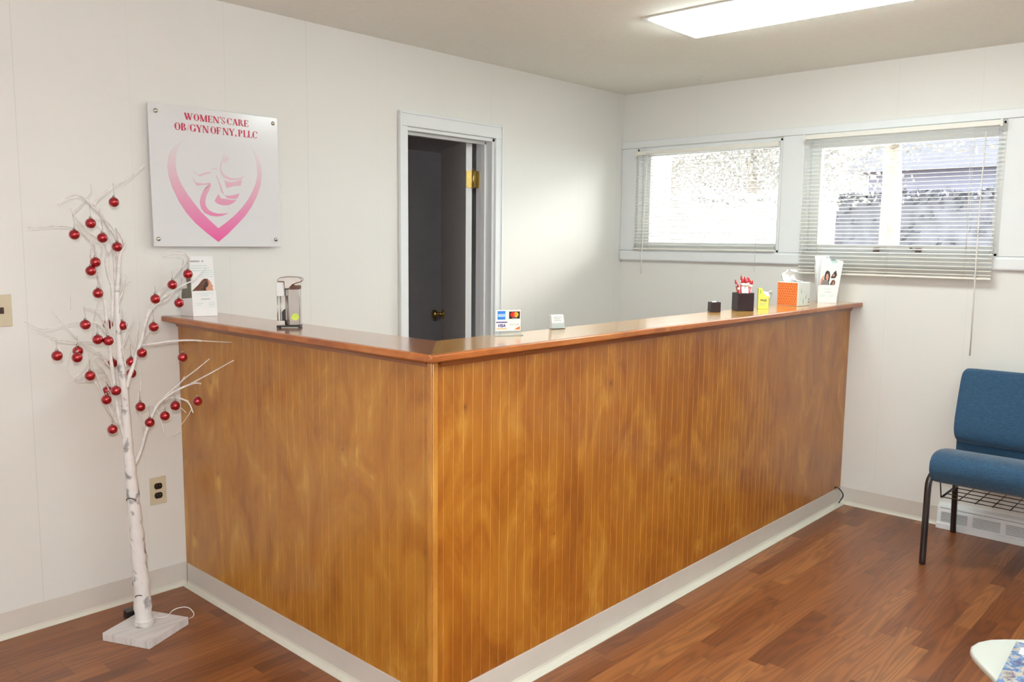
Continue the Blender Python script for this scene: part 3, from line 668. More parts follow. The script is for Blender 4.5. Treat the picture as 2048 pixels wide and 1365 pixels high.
# dark bark flaps
for (u, v, w_) in ((268, 994, .013), (286, 1186, .014)):
    m = MB(); pts = []
    for i in range(9):
        a = math.pi * i / 8; q = at(u - 9 * math.cos(a), v + 4 - 7 * math.sin(a), 1, TREEY); pts.append(q + Vector((-.018, -.018, 0)) * (1 + .5 * math.sin(a)))
    m.tube(pts, .0018, 6)
    m.build('bark_flap', M['black'], tree)
Z2 = 1274
Y = TREEY
L = [
 # left stem and main stems
 ([(950, Z2 + 1250), (905, Z2 + 1100), (875, Z2 + 900), (840, Z2 + 640), (815, Z2 + 450), (800, Z2 + 300), (785, Z2 + 150), (768, Z2), (745, 1150), (720, 1060), (712, 980), (705, 900)], 7, 4.5, Y, Y - .03),
 ([(880, 1200), (892, 1080), (900, 980), (905, 880), (925, 820), (950, 790), (935, 720), (905, 670), (870, 625)], 9, 3, Y, Y - .02),
 ([(888, 1250), (868, 1080), (862, 960), (850, 860), (835, 780), (800, 700), (760, 640), (745, 560), (725, 540)], 7, 2.2, Y, Y + .03),
 ([(905, 940), (880, 820), (870, 700), (800, 600), (740, 500), (690, 455), (640, 405), (590, 355), (510, 322), (430, 345), (345, 408)], 6, 2.2, Y, Y - .05),
 ([(668, 415), (700, 365), (760, 312), (845, 248), (905, 222), (965, 192), (1020, 145), (1085, 85), (1137, 45)], 3.6, 2, Y - .03, Y - .02),
 ([(700, 900), (690, 830), (650, 760), (590, 690), (530, 610), (488, 520), (490, 475), (540, 435), (600, 365), (650, 295), (648, 255), (642, 225)], 4.2, 1.5, Y, Y + .06),
 ([(700, 1000), (690, 880), (665, 790), (620, 718), (560, 668), (500, 632), (430, 607), (300, 603), (200, 612), (75, 617)], 4, 1.9, Y, Y + .02),
 ([(790, 850), (775, 780), (740, 750), (680, 700), (610, 655), (560, 590), (520, 545), (480, 485), (460, 440)], 3.4, 1.4, Y, Y - .04),
 ([(875, 900), (830, 720), (790, 620), (760, 560), (700, 545), (690, 530)], 3.2, 1.5, Y, Y),
 ([(890, 720), (860, 640), (800, 570), (740, 520), (725, 470), (728, 440)], 3, 1.4, Y, Y - .05),
 ([(800, 980), (790, 900), (810, 850), (830, 800), (820, 720), (770, 660), (720, 620), (690, 580)], 4.5, 1.6, Y, Y - .02),
 ([(835, Z2 + 200), (838, 1180), (800, 1040), (780, 930), (788, 870), (805, 840)], 6, 3.6, Y, Y - .02),
 ([(650, 900), (640, 840), (655, 800), (670, 760)], 2, 1.2, Y, Y - .03),
 ([(730, 1100), (720, 1010), (735, 880), (745, 800), (700, 760), (640, 730)], 4, 1.4, Y, Y - .04),
 ([(740, 1260), (728, 1150), (700, 1050), (690, 960), (680, 820), (660, 740)], 4.5, 1.6, Y, Y - .03),
 ([(920, 1250), (925, 1100), (905, 1000), (895, 900), (888, 800)], 4.5, 3, Y, Y + .03),
 ([(885, Z2 + 40), (930, 1210), (945, 1130), (960, 1045)], 4.2, 2.4, Y, Y - .02),
 ([(925, 1190), (965, 1140), (1015, 1100)], 1.8, 1.1, Y, Y - .03),
 # right upper fork
 ([(972, Z2 + 800), (985, Z2 + 730), (1030, Z2 + 600), (1070, Z2 + 470), (1105, Z2 + 370), (1130, Z2 + 250), (1165, Z2 + 130), (1210, Z2 + 40), (1260, 1290), (1330, 1230), (1420, 1180), (1500, 1130), (1580, 1098), (1640, 1040), (1700, 982)], 8.5, 1.5, Y, Y - .02),
 ([(1165, Z2 + 150), (1230, Z2 + 10), (1290, 1190), (1370, 1100), (1430, 1020), (1490, 950), (1530, 905), (1525, 870), (1480, 840), (1380, 832), (1285, 862)], 4.5, 1.4, Y, Y - .07),
 ([(1470, 985), (1520, 920), (1528, 890), (1500, 868), (1400, 858), (1300, 890)], 2.6, 1.2, Y - .04, Y - .02),
 ([(1480, 960), (1485, 915), (1460, 893), (1390, 888), (1330, 905), (1268, 932)], 2.2, 1.2, Y - .04, Y - .08),
 ([(1240, 1290), (1310, 1190), (1370, 1110), (1400, 1060), (1430, 1010), (1436, 985)], 3.2, 1.3, Y, Y + .03),
 ([(1210, 1330), (1250, 1230), (1280, 1180), (1303, 1128)], 3, 1.3, Y, Y + .04),
 ([(1150, Z2 + 190), (1200, Z2 + 90), (1260, Z2 + 30), (1340, 1270), (1400, 1200)], 3.6, 2, Y, Y - .04),
 ([(1110, Z2 + 390), (1150, Z2 + 320), (1190, Z2 + 250)], 3, 1.5, Y, Y - .03),
 ([(1105, Z2 + 420), (1150, Z2 + 412), (1240, Z2 + 398), (1340, Z2 + 382), (1480, Z2 + 370), (1600, Z2 + 370), (1650, Z2 + 376)], 4, 3, Y, Y - .10),
 ([(1600, Z2 + 372), (1750, Z2 + 379), (1925, Z2 + 388)], 1.9, 1.5, Y - .09, Y - .13),
 ([(1150, Z2 + 420), (1240, Z2 + 410), (1305, Z2 + 390)], 2, 1.1, Y, Y + .02),
 # right lower fork
 ([(1045, 2770), (1085, 2680), (1115, 2590), (1135, Z2 + 1240), (1180, Z2 + 1110), (1235, Z2 + 985), (1290, Z2 + 920), (1350, Z2 + 872), (1430, Z2 + 822), (1530, Z2 + 778), (1600, Z2 + 758), (1650, Z2 + 766)], 7.5, 2.6, Y, Y - .11),
 ([(1270, Z2 + 930), (1340, Z2 + 860), (1450, Z2 + 765), (1500, Z2 + 715), (1600, Z2 + 640), (1724, Z2 + 538)], 3, 1.7, Y - .04, Y - .13),
 ([(1500, Z2 + 795), (1600, Z2 + 740), (1750, Z2 + 660), (1945, Z2 + 551)], 2.6, 1.9, Y - .08, Y - .16),
 ([(1460, Z2 + 755), (1480, Z2 + 725), (1497, Z2 + 698)], 1.6, 1, Y - .06, Y - .05),
 ([(1250, Z2 + 960), (1330, Z2 + 905), (1420, Z2 + 890), (1500, Z2 + 915), (1545, Z2 + 955), (1575, Z2 + 1030)], 3.4, 2.4, Y - .03, Y - .12),
 ([(1440, Z2 + 908), (1500, Z2 + 910), (1538, Z2 + 925)], 1.8, 1.2, Y - .07, Y - .09),
 ([(1560, Z2 + 1000), (1520, Z2 + 1070), (1465, Z2 + 1142)], 1.6, 1.1, Y - .11, Y - .07),
 ([(1420, Z2 + 940), (1460, Z2 + 980), (1510, Z2 + 1027)], 1.8, 1.2, Y - .06, Y - .12),
 ([(1265, Z2 + 985), (1340, Z2 + 950), (1400, Z2 + 930)], 2.4, 1.4, Y - .02, Y - .08),
 ([(1225, Z2 + 985), (1265, Z2 + 1040), (1290, Z2 + 1130), (1320, Z2 + 1246)], 2.4, 1.1, Y - .02, Y - .08),
 ([(1225, Z2 + 985), (1190, Z2 + 972), (1140, Z2 + 990)], 2.4, 1.2, Y - .02, Y + .04),
 ([(1130, Z2 + 1225), (1110, Z2 + 1120), (1088, Z2 + 1020), (1080, Z2 + 900), (1078, Z2 + 820)], 3.6, 1.4, Y, Y - .03),
 ([(1090, Z2 + 900), (1103, Z2 + 780), (1093, Z2 + 650), (1082, Z2 + 540)], 1.2, .9, Y - .02, Y - .02),
 ([(1380, Z2 + 1250), (1425, Z2 + 1232), (1475, Z2 + 1203)], 1.2, .9, Y - .02, Y - .08),
 # left twigs
 ([(790, Z2 + 330), (740, Z2 + 250), (690, Z2 + 215), (600, Z2 + 205), (520, Z2 + 210), (400, Z2 + 230), (300, Z2 + 255), (220, Z2 + 266), (150, Z2 + 248), (45, Z2 + 200)], 2.8, 1.3, Y, Y - .05),
 ([(790, Z2 + 400), (700, Z2 + 382), (600, Z2 + 380), (480, Z2 + 380), (380, Z2 + 370), (285, Z2 + 365)], 2.6, 1.6, Y, Y - .07),
 ([(400, Z2 + 375), (320, Z2 + 350), (210, Z2 + 300), (105, Z2 + 262)], 1.5, 1, Y - .06, Y - .05),
 ([(820, Z2 + 620), (760, Z2 + 540), (660, Z2 + 470), (560, Z2 + 400), (500, Z2 + 330), (410, Z2 + 240), (340, Z2 + 160), (280, Z2 + 90)], 2.8, 1, Y, Y - .03),
 ([(830, Z2 + 560), (720, Z2 + 490), (620, Z2 + 430), (540, Z2 + 370), (480, Z2 + 295)], 2.2, 1.1, Y, Y + .03),
 ([(800, Z2 + 340), (775, Z2 + 240), (730, Z2 + 150), (680, Z2 + 100), (630, Z2 + 80), (580, Z2 + 62)], 3.2, 1.8, Y, Y - .04),
 ([(585, Z2 + 90), (583, Z2 + 58)], 1.6, 1.4, Y - .04, Y - .04),
 ([(870, Z2 + 95), (760, Z2 + 98), (690, Z2 + 95), (640, Z2 + 80)], 1.6, 1.1, Y, Y - .03),
 ([(718, Z2), (690, Z2 + 90), (668, Z2 + 200), (660, Z2 + 290), (640, Z2 + 360)], 1.6, 1.0, Y, Y + .03),
 ([(540, Z2 + 725), (480, Z2 + 705), (440, Z2 + 650), (432, Z2 + 590), (455, Z2 + 445)], 1.4, .9, Y - .04, Y - .06),
 ([(800, Z2 + 690), (700, Z2 + 690), (600, Z2 + 725), (512, Z2 + 742)], 2.2, 1.2, Y, Y - .04),
 ([(740, Z2 + 640), (640, Z2 + 645), (540, Z2 + 700), (415, Z2 + 762)], 2, 1, Y, Y - .05),
 ([(760, Z2 + 540), (690, Z2 + 520), (640, Z2 + 550), (580, Z2 + 620), (500, Z2 + 712)], 2, 1, Y, Y - .03),
 ([(780, Z2 + 590), (740, Z2 + 490), (690, Z2 + 475), (640, Z2 + 490), (620, Z2 + 500)], 2, 1.1, Y, Y - .05),
 ([(900, Z2 + 1150), (820, Z2 + 1000), (760, Z2 + 860), (700, Z2 + 690), (650, Z2 + 580), (630, Z2 + 500)], 3.4, 1.4, Y, Y - .04),
 ([(880, Z2 + 1130), (840, Z2 + 1060), (790, Z2 + 990), (730, Z2 + 840), (680, Z2 + 740)], 2.6, 1.4, Y, Y - .02),
 ([(870, Z2 + 880), (810, Z2 + 720), (750, Z2 + 620), (680, Z2 + 550)], 3, 1.3, Y, Y - .04),
 ([(830, Z2 + 860), (780, Z2 + 760), (790, Z2 + 740), (730, Z2 + 700)], 2.2, 1, Y, Y - .05),
 ([(850, Z2 + 620), (820, Z2 + 500), (800, Z2 + 380), (800, Z2 + 160)], 3, 1.3, Y, Y - .04),
 ([(885, Z2 + 540), (920, Z2 + 460), (970, Z2 + 350), (1010, Z2 + 260), (1050, Z2 + 170)], 2.8, 1.2, Y, Y - .04),
 ([(925, Z2 + 430), (970, Z2 + 320), (1000, Z2 + 240), (1042, Z2 + 130)], 2, 1, Y, Y - .06),
 ([(1040, Z2 + 500), (1060, Z2 + 360), (1078, Z2 + 260), (1090, Z2 + 160)], 2.2, 1.1, Y, Y - .04),
 ([(1050, Z2 + 470), (1010, Z2 + 370), (980, Z2 + 280), (960, Z2 + 180), (955, Z2 + 110)], 2.0, 1, Y, Y - .03),
 ([(880, Z2 + 430), (850, Z2 + 340), (830, Z2 + 220), (840, Z2 + 110), (855, Z2 + 30)], 3, 1.8, Y, Y + .03),
 ([(965, Z2 + 620), (940, Z2 + 480), (925, Z2 + 330), (935, Z2 + 150), (925, Z2 + 80)], 3, 1.3, Y, Y + .02),
 ([(860, Z2 + 1000), (830, Z2 + 900), (800, Z2 + 840)], 2.4, 1.2, Y, Y - .04),
 ([(460, 1245), (462, 1365)], .9, .8, Y + .2, Y + .2),
]
for (pts, r0, r1, y0, y1) in L: limb(pts, r0, r1, y0, y1)
# cord round the foot, running to a black adapter behind the trunk
cz = .034; c0 = Vector((BX + .005, BY - .0, 0)); pts = []
for i in range(46):
    a = -2.0 + i * .36; r = .036 + .0015 * math.sin(i * 1.3); pts.append((c0.x + r * math.cos(a), c0.y + r * math.sin(a), .033 + .0006 * i + .002 * math.sin(i)))
MB().tube(pts, .0016, 6).build('cord', M['cordw'], tree)
lp = [at(u, v, 2, z) for u, v, z in ((306, 1236, .034), (322, 1236, .034), (336, 1232, .034), (345, 1222, .040), (360, 1216, .045), (376, 1216, .045), (387, 1226, .03), (386, 1234, .012), (378, 1238, .004))]
MB().tube(smooth(lp), .0018, 6).build('cord', M['cordw'], tree)
sp_ = []
for i in range(30):
    t = i / 29; z = .05 + t * .42; a = 2.2 - t * 7; k = min(range(len(P)), key=lambda j: abs(P[j].z - z)); sp_.append(P[k] + Vector((math.cos(a), math.sin(a), 0)) * (rr[k] + .0012) + Vector((0, 0, z - P[k].z)))
MB().tube(sp_, .0013, 6).build('cord', M['cordw'], tree)
ap = at(262, 1236, 2, 0); ad = MB().box((ap.x - .02, ap.y - .018, 0), (ap.x + .045, ap.y + .022, .033)).build('power_adapter', M['black'], tree, bevel=.003)

# ------------------------------------------------------------ ball ornaments
def ornament_proto():
    r = .0172
    prof = [(.0012, -r)] + [(r * math.cos(math.radians(a)), r * math.sin(math.radians(a))) for a in range(-80, 76, 10)]
    b = MB().lathe(prof, 24); c = MB().lathe([(.0046, r * .955), (.0046, r * 1.26), (.0030, r * 1.36), (.0008, r * 1.38)], 14)
    h = MB().tube([(0, 0, 0), (.0012, 0, .3), (-.001, 0, .7), (0, 0, 1)], .0006, 6)
    return b, c, h
b_, c_, h_ = ornament_proto()
OR = [ # (x, y) ball centre, hook top y, depth offset, label
 (855, 385, 215, -.03, 'red ball ornament hanging highest, alone on the branch pointing to the wall sign'),
 (643, 578, 420, -.05, 'red ball ornament under the crossing of the two top branches'),
 (494, 681, 500, -.02, 'red ball ornament at the end of the upper left horizontal branch'),
 (749, 710, 560, -.04, 'red ball ornament among upper twigs, midway between its two neighbours on the arch'),
 (884, 792, 630, -.03, 'red ball ornament hung in the crook of the uppermost right bend'),
 (686, 932, 770, -.05, 'upper of two touching red balls beside the upper left stem'),
 (644, 1010, 860, -.05, 'lower of two touching red balls beside the upper left stem'),
 (709, 1214, 1060, -.05, 'red ball ornament on the left stem just below the touching pair'),
 (1528, 1040, 920, -.08, 'red ball ornament in front of the upper edge of the left brochure holder'),
 (1386, 1137, 1010, -.06, 'red ball ornament left of the one before the brochure holder'),
 (1231, 1267, 1150, -.05, 'red ball ornament lowest left on the right upper fork above counter height'),
 (1447, 1302, 1190, -.07, 'red ball ornament below the brochure tree picture, above the counter end'),
 (594, Z2 + 227, Z2 + 80, -.05, 'red ball ornament hanging on a long wire from the hooked left twig'),
 (707, Z2 + 362, Z2 + 220, -.06, 'left of two side by side red balls beside the left stem'),
 (803, Z2 + 374, Z2 + 190, -.07, 'right of two side by side red balls, over the left stem'),
 (932, Z2 + 235, Z2 + 90, -.0, 'red ball ornament half behind the right side of the main stem'),
 (1216, Z2 + 247, Z2 + 90, -.04, 'red ball ornament by the tip of the wooden countertop end'),
 (337, Z2 + 510, Z2 + 370, -.07, 'leftmost red ball ornament of the whole tree'),
 (526, Z2 + 467, Z2 + 330, -.03, 'upper of the overlapping red ball pair on the left side'),
 (519, Z2 + 527, Z2 + 400, -.06, 'lower of the overlapping red ball pair on the left side'),
 (637, Z2 + 692, Z2 + 540, -.06, 'red ball ornament below the overlapping pair, over crossing left twigs'),
 (1108, Z2 + 484, Z2 + 420, -.02, 'red ball ornament tight in the fork where the right horizontal branch starts'),
 (1010, Z2 + 565, Z2 + 400, .01, 'red ball ornament partly hidden between trunk and right fork'),
 (1012, Z2 + 670, Z2 + 590, .03, 'red ball ornament hidden most by the right fork branch crossing it'),
 (1479, Z2 + 525, Z2 + 380, -.10, 'red ball ornament before the wood panel under the long horizontal branch'),
 (795, Z2 + 830, Z2 + 740, .03, 'red ball ornament mostly covered by twigs left of the lower trunk'),
 (874, Z2 + 828, Z2 + 660, -.06, 'red ball ornament hanging in front of the lower main trunk'),
 (786, Z2 + 910, Z2 + 830, -.05, 'red ball ornament directly below the twig covered one'),
 (1615, Z2 + 925, Z2 + 775, -.12, 'rightmost red ball ornament, in front of the wood panel'),
 (1412, Z2 + 965, Z2 + 800, -.09, 'red ball ornament at the panel corner, second from the right'),
 (1318, Z2 + 1058, Z2 + 910, -.06, 'red ball ornament between the lowest right one and the panel corner one'),
 (1180, Z2 + 1118, Z2 + 960, -.05, 'lowest red ball ornament of the right lower branch'),
 (1095, Z2 + 975, Z2 + 830, -.04, 'red ball ornament nearest right of the trunk on the lower fork'),
 (842, Z2 + 1180, Z2 + 1080, -.03, 'lowest red ball ornament of the left side, beside the trunk'),
 (800, Z2 + 225, Z2 + 130, .05, 'red ball ornament showing only slivers behind the left stem'),
 (842, Z2 + 578, Z2 + 480, .05, 'red ball ornament nearly hidden behind the middle trunk'),
]
pm = {}
for i, (x, y, ht, dy, lab) in enumerate(OR):
    u, v = U(x, y); p = at(u, v, 1, Y + dy)
    r = thing('ball_ornament', lab, 'ornament', p, 'red ball ornaments on the twig tree')
    sc_h = max(.012, (y - ht) / 4.55 / ppm(p) - .0235)
    if not pm:
        for nm, mbx, mt in (('ball', b_, 'ball'), ('cap', c_, 'steel'), ('hook', h_, 'steel')):
            o = mbx.build(nm, M[mt]); o.parent = r; pm[nm] = o
        first = pm
    else:
        cur = {}
        for nm, o0 in pm.items():
            o = o0.copy(); col.objects.link(o); o.parent = r; cur[nm] = o
        first = cur
    first['hook'].location = (0, 0, .0235); first['hook'].scale = (1, 1, sc_h)

# ------------------------------------------------------------ items on the counter
ZC = CTZ + .0002
def face_basis(ex, ez=(0, 0, 1)):
    ex = Vector(ex).normalized(); ez = Vector(ez).normalized(); return ex, ez, ez.cross(ex)   # third = into the object (away from viewer) when ex points to viewer's right
def brochure_stand(name, label, bl, br, hgt, depth, lean, right=False, rearleft=None):
    """white card brochure holder: bl/br bottom corners of the front face"""
    bl = Vector((bl.x, bl.y, ZC)); br = Vector((br.x, br.y, ZC)); ex = (br - bl).normalized(); w = (br - bl).length
    back = Vector((0, 0, 1)).cross(ex); root = thing(name, label, 'brochure holder', (bl + br) / 2)
    up = (Vector((0, 0, 1)) + back * lean).normalized()
    def q(x, z, d=0): return bl + ex * x + up * z + back * d
    hp_ = hgt * (.42 if not right else .37)
    m = MB(); m.prism([q(0, 0), q(w, 0), q(w, hp_), q(0, hp_)], back * .0016)
    m.prism([q(0, 0, .0016), q(.0015, 0, .0016), q(.0015, hp_, .0016), q(0, hp_, .0016)], back * .024)
    m.prism([q(w - .0015, 0, .0016), q(w, 0, .0016), q(w, hp_, .0016), q(w - .0015, hp_, .0016)], back * .024)
    m.prism([q(0, 0, .0256), q(w, 0, .0256), q(w, hgt * .93, .0256), q(0, hgt * .93, .0256)], back * .0016)
    # rear leg panel giving the holder its wedge shape
    rl = bl + back * depth
    if rearleft is not None: rl = Vector((rearleft.x, rearleft.y, ZC))
    rr_ = br + (rl - bl) * .6; rr_.z = ZC
    m.prism([rl, rr_, q(w, hgt * .93, .028), q(0, hgt * .93, .028)], back * .0016)
    m.prism([rl, bl + back * .002, q(0, hp_, .002), q(0, hgt * .93, .028), q(-.12 * w if not right else -.2 * w, hgt * .80, .05)], ex * .0012)
    hd = m.build('holder', M['paper'], root)
    m = MB()                      # leaflets standing in the pocket
    for k in range(3): m.prism([q(.002, .004, .005 + k * .006), q(w - .002, .004, .005 + k * .006), q(w - .002 + (.30 * w if right else 0), (hgt * .90 if right else hgt) - k * .004, .005 + k * .006), q(.002 + (.12 * w if right else 0) - k * .02 * w, hgt - k * .004, .005 + k * .006)], back * .0025)
    if right: m.prism([q(.0, hp_, .026), q(.6 * w, hp_, .026), q(.55 * w, hgt * 1.02, .026), q(-.22 * w, hgt * 1.02, .026)], back * .003)
    lf = m.build('leaflets', M['paper'], root)
    f = -.0006
    m = MB()
    def rect(x0, z0, x1, z1, d, mi): m.prism([q(x0 * w, z0 * hgt, d), q(x1 * w, z0 * hgt, d), q(x1 * w, z1 * hgt, d), q(x0 * w, z1 * hgt, d)], back * -.0003, mi)
    def poly(P_, d, mi): m.prism([q(a * w, b * hgt, d) for a, b in P_], back * -.0003, mi)
    dl = .0046
    if not right:
        rect(.04, .905, .42, .930, dl, 0); rect(.50, .905, .58, .930, dl, 0)
        for i, (a, b) in enumerate(((.04, .72), (.04, .80), (.04, .92))): rect(a, .835 - i * .04, b, .846 - i * .04, dl, 1)
        for i in range(3): rect(.42, .725 - i * .035, .97, .732 - i * .035, dl, 1)
        poly([(.03, .425), (.15, .47), (.32, .53), (.45, .595), (.55, .625), (.68, .625), (.76, .60), (.78, .56), (.70, .50), (.62, .47), (.56, .425)], dl, 2)
        poly([(.48, .425), (.52, .50), (.60, .56), (.66, .575), (.72, .52), (.66, .47), (.62, .425)], dl - .0004, 3)
        poly([(.70, .605), (.77, .60), (.83, .56), (.86, .525), (.92, .495), (.87, .48), (.90, .445), (.93, .425), (.62, .425), (.60, .47), (.70, .50), (.74, .55)], dl - .0008, 4)
        for i, (a, b, z_) in enumerate(((.17, .86, .375), (.38, .68, .345), (.36, .72, .28), (.14, .44, .215), (.66, .92, .215), (.14, .36, .185), (.66, .92, .185), (.66, .90, .155))): rect(a, z_, b, z_ + (.012 if i == 2 else .007), f, 0 if i == 2 else 1)
        # tree picture on the side of the leaflets' stand
        s = MB(); sd = -ex * .0004
        rb = (rl - bl) * .85
        s.prism([bl + rb * .12 + Vector((0, 0, .075)) + sd, bl + rb + Vector((0, 0, .068)) + sd, bl + rb * .95 + Vector((0, 0, .150)) + sd, bl + rb * .15 + Vector((0, 0, .162)) + sd], ex * -.0006)
        s.build('side_picture', M['bark'], root)
    else:
        for a, b in ((.12, .985), (.35, .985)): pass
        poly([(.35, .985), (.48, .995), (.44, .96)], dl, 0); poly([(.62, .955), (.92, .935), (.80, .90), (.60, .92)], dl, 0); poly([(.52, .97), (.95, .91), (.98, .86), (.70, .86)], dl, 1)
        poly([(.33, .40), (.30, .55), (.36, .66), (.46, .70), (.58, .67), (.62, .58), (.56, .44), (.58, .385), (.36, .385)], dl, 3)
        poly([(.38, .54), (.42, .62), (.50, .63), (.54, .56), (.50, .48), (.44, .47)], dl - .0004, 4)
        poly([(.12, .385), (.26, .50), (.42, .49), (.52, .46), (.54, .385)], dl - .0006, 5)
        poly([(.08, .385), (.12, .50), (.28, .60), (.26, .46), (.16, .385)], dl - .0003, 4)
        poly([(.66, .56), (.80, .66), (.92, .70), (.97, .60), (.88, .535), (.66, .53)], dl, 3); poly([(.72, .57), (.82, .64), (.86, .58)], dl - .0004, 4)
        poly([(.60, .385), (.72, .49), (.84, .50), (.90, .44), (.86, .385)], dl, 2); poly([(.74, .40), (.80, .47), (.84, .40)], dl - .0004, 4)
        for i, (a, b, z_) in enumerate(((.30, .70, .30), (.36, .64, .275), (.34, .70, .225), (.12, .42, .165), (.56, .88, .165), (.12, .40, .135), (.56, .86, .135))): rect(a, z_, b, z_ + .008, f, 0 if i == 2 else 1)
    m.build('print', [M['ink'], M['teal_lt'], M['hair'], M['hairdk'], M['skin'], M['knit']], lf)
    return root
brochure_stand('brochure_holder', 'white brochure holder with a brown haired head picture at the wall end of the counter', at(387, 634, 2, CTZ), at(435.5, 631.5, 2, CTZ), .242, .085, .10, False, at(361, 630.5, 2, CTZ))
brochure_stand('brochure_holder', 'white brochure holder with dark haired portraits at the window end of the counter', at(1635, 605.5, 2, CTZ), at(1673, 606.5, 2, CTZ), .252, .08, .10, True)

# automatic soap dispenser
p = at(566, 652, 2, CTZ); root = thing('soap_dispenser', 'chrome automatic soap dispenser with round lime sticker on the counter', 'soap dispenser', (-3.058, -.757, ZC))
ex = (at(602, 655, 2, CTZ) - at(556, 655, 2, CTZ)); ex.z = 0; SW = ex.length; ex.normalize(); ey = Vector((0, 0, 1)).cross(ex); o0 = at(579, 657, 2, CTZ); o0.z = ZC; o0 += ey * .02
def q_(x, y, z): return o0 + ex * x + ey * y + Vector((0, 0, z))
def pbox(m, x0, x1, y0, y1, z0, z1, mi=0):
    m.prism([q_(x0, y0, z0), q_(x1, y0, z0), q_(x1, y1, z0), q_(x0, y1, z0)], (0, 0, z1 - z0), mi)
m = MB(); pbox(m, -.044, .038, -.022, .03, .004, .010)
for a, b in ((-.040, -.016), (.034, -.016), (-.040, .024), (.034, .024)):
    pbox(m, a - .004, a + .004, b - .004, b + .004, 0, .004)
m.build('foot', M['black'], root)
# body column: angled chrome front
m = MB(); sec = [(-.016, .030), (-.016, -.006), (.000, -.024), (.036, -.014), (.036, .030)]
m.prism([q_(a, b, .010) for a, b in sec], (0, 0, .128)); m.build('body', M['chrome'], root, bevel=.002)
m = MB()     # overhanging spout head profile (x along the counter)
hp2 = [(-.040, .165), (-.040, .172), (-.028, .180), (.0, .1835), (.034, .182), (.044, .178), (.047, .170), (.044, .163), (.030, .160), (.014, .153), (.004, .143), (.0, .1385), (-.016, .1385), (-.017, .163)]
m.prism([q_(a, -.022, b) for a, b in hp2], ey * .050); m.build('spout_head', M['chrome'], root, bevel=.003)
m = MB(); pbox(m, .003, .036, -.012, .03, .1385, .150); m.build('sensor_recess', M['hair'], root)
m = MB(); pbox(m, -.045, -.017, -.012, .028, .112, .163); m.build('soap_bottle', M['tissueside'], root, bevel=.003)
m = MB(); m.tube([q_(-.042, -.008, .012), q_(-.042, -.008, .114)], .0018, 8); m.tube([q_(-.036, .02, .012), q_(-.036, .02, .114)], .0018, 8); pbox(m, -.044, -.016, -.016, .028, .010, .026); m.build('bracket', M['chrome'], root)
m = MB(); m.prism([q_(-.028, -.004, .026), q_(-.0165, -.004, .026), q_(-.0165, -.004, .068), q_(-.022, -.004, .064), q_(-.028, -.004, .056)], ey * .02); m.build('motor_housing', M['black'], root)
fa = q_(.000, -.024, 0); fb = q_(.036, -.014, 0); fx = (fb - fa).normalized(); fn = fx.cross(Vector((0, 0, 1)))
cc = fa + fx * .021 + Vector((0, 0, .040)) + fn * .0006; m = MB()
m.prism([cc + fx * (.0125 * math.cos(a * math.pi / 12)) + Vector((0, 0, .0125 * math.sin(a * math.pi / 12))) for a in range(24)], fn * .0004, 0)
put_text(m, 'a', .001, cc, fx, (0, 0, 1), 1) if False else None
for i in range(4): m.prism([cc + fx * (-.007 + i * .004) + Vector((0, 0, .002)) + fn * .0005, cc + fx * (-.0045 + i * .004) + Vector((0, 0, .002)) + fn * .0005, cc + fx * (-.0045 + i * .004) + Vector((0, 0, .005)) + fn * .0005, cc + fx * (-.007 + i * .004) + Vector((0, 0, .005)) + fn * .0005], fn * .0003, 1)
m.build('sticker', [M['lime'], M['green']], root)

# credit card sign in a clear stand
cl = at(988, 671.5, 2, CTZ); cr = at(1042, 670, 2, CTZ); cl.z = cr.z = ZC
ex = (cr - cl).normalized(); cw = (cr - cl).length; ey = Vector((0, 0, 1)).cross(ex); ch = .088
root = thing('card_sign', 'clear acrylic stand showing four payment card logos on the counter', 'sign', (cl + cr) / 2)
def c_q(x, z, d=0): return cl + ex * (x * cw) + Vector((0, 0, z * ch)) + ey * d
m = MB(); m.prism([c_q(0, 0), c_q(1, 0), c_q(1, 1), c_q(0, 1)], ey * .002); m.prism([c_q(0, 0), c_q(1, 0), c_q(1, .022), c_q(0, .022)], ey * -.022); m.build('stand', M['acrylic'], root)
m = MB()
def crect(x0, z0, x1, z1, mi, k=1): m.prism([c_q(x0, z0, -.0004 * k), c_q(x1, z0, -.0004 * k), c_q(x1, z1, -.0004 * k), c_q(x0, z1, -.0004 * k)], ey * -.0003, mi)
X = lambda px_: (px_ - 270) / (770 - 270); ZZ = lambda py_: (835 - py_) / (835 - 405)
def crx(x0, y0, x1, y1, mi, k=1): crect(X(x0), ZZ(y1), X(x1), ZZ(y0), mi, k)
crx(295, 415, 760, 765, 0)
crx(330, 437, 475, 577, 1, 2); crx(338, 482, 475, 535, 2, 3)
crx(543, 447, 743, 567, 4, 2)
def cdisc(px_, py_, r, mi, k): m.prism([c_q(X(px_), ZZ(py_), -.0004 * k) + ex * (r * math.cos(a * math.pi / 12)) + Vector((0, 0, r * math.sin(a * math.pi / 12))) for a in range(24)], ey * -.0003, mi)
cdisc(612, 498, .0088, 5, 3); cdisc(668, 498, .0088, 6, 4)
m.prism([c_q(X(640), ZZ(498), -.0022) + ex * (.0032 * math.cos(a * math.pi / 8)) + Vector((0, 0, .0068 * math.sin(a * math.pi / 8))) for a in range(16)], ey * -.0003, 7)
crx(305, 612, 508, 630, 3, 2); crx(312, 722, 502, 735, 6, 2)
m.prism([c_q(X(640), ZZ(745), -.0008), c_q(X(743), ZZ(745), -.0008), c_q(X(743), ZZ(690), -.0008)], ey * -.0003, 7)
put_text(m, 'VISA', .0138, c_q(X(408), ZZ(680), -.0012), ex, (0, 0, 1), 3, .0006, .25)
put_text(m, 'DISCOVER', .0074, c_q(X(643), ZZ(662), -.0012), ex, (0, 0, 1), 8)
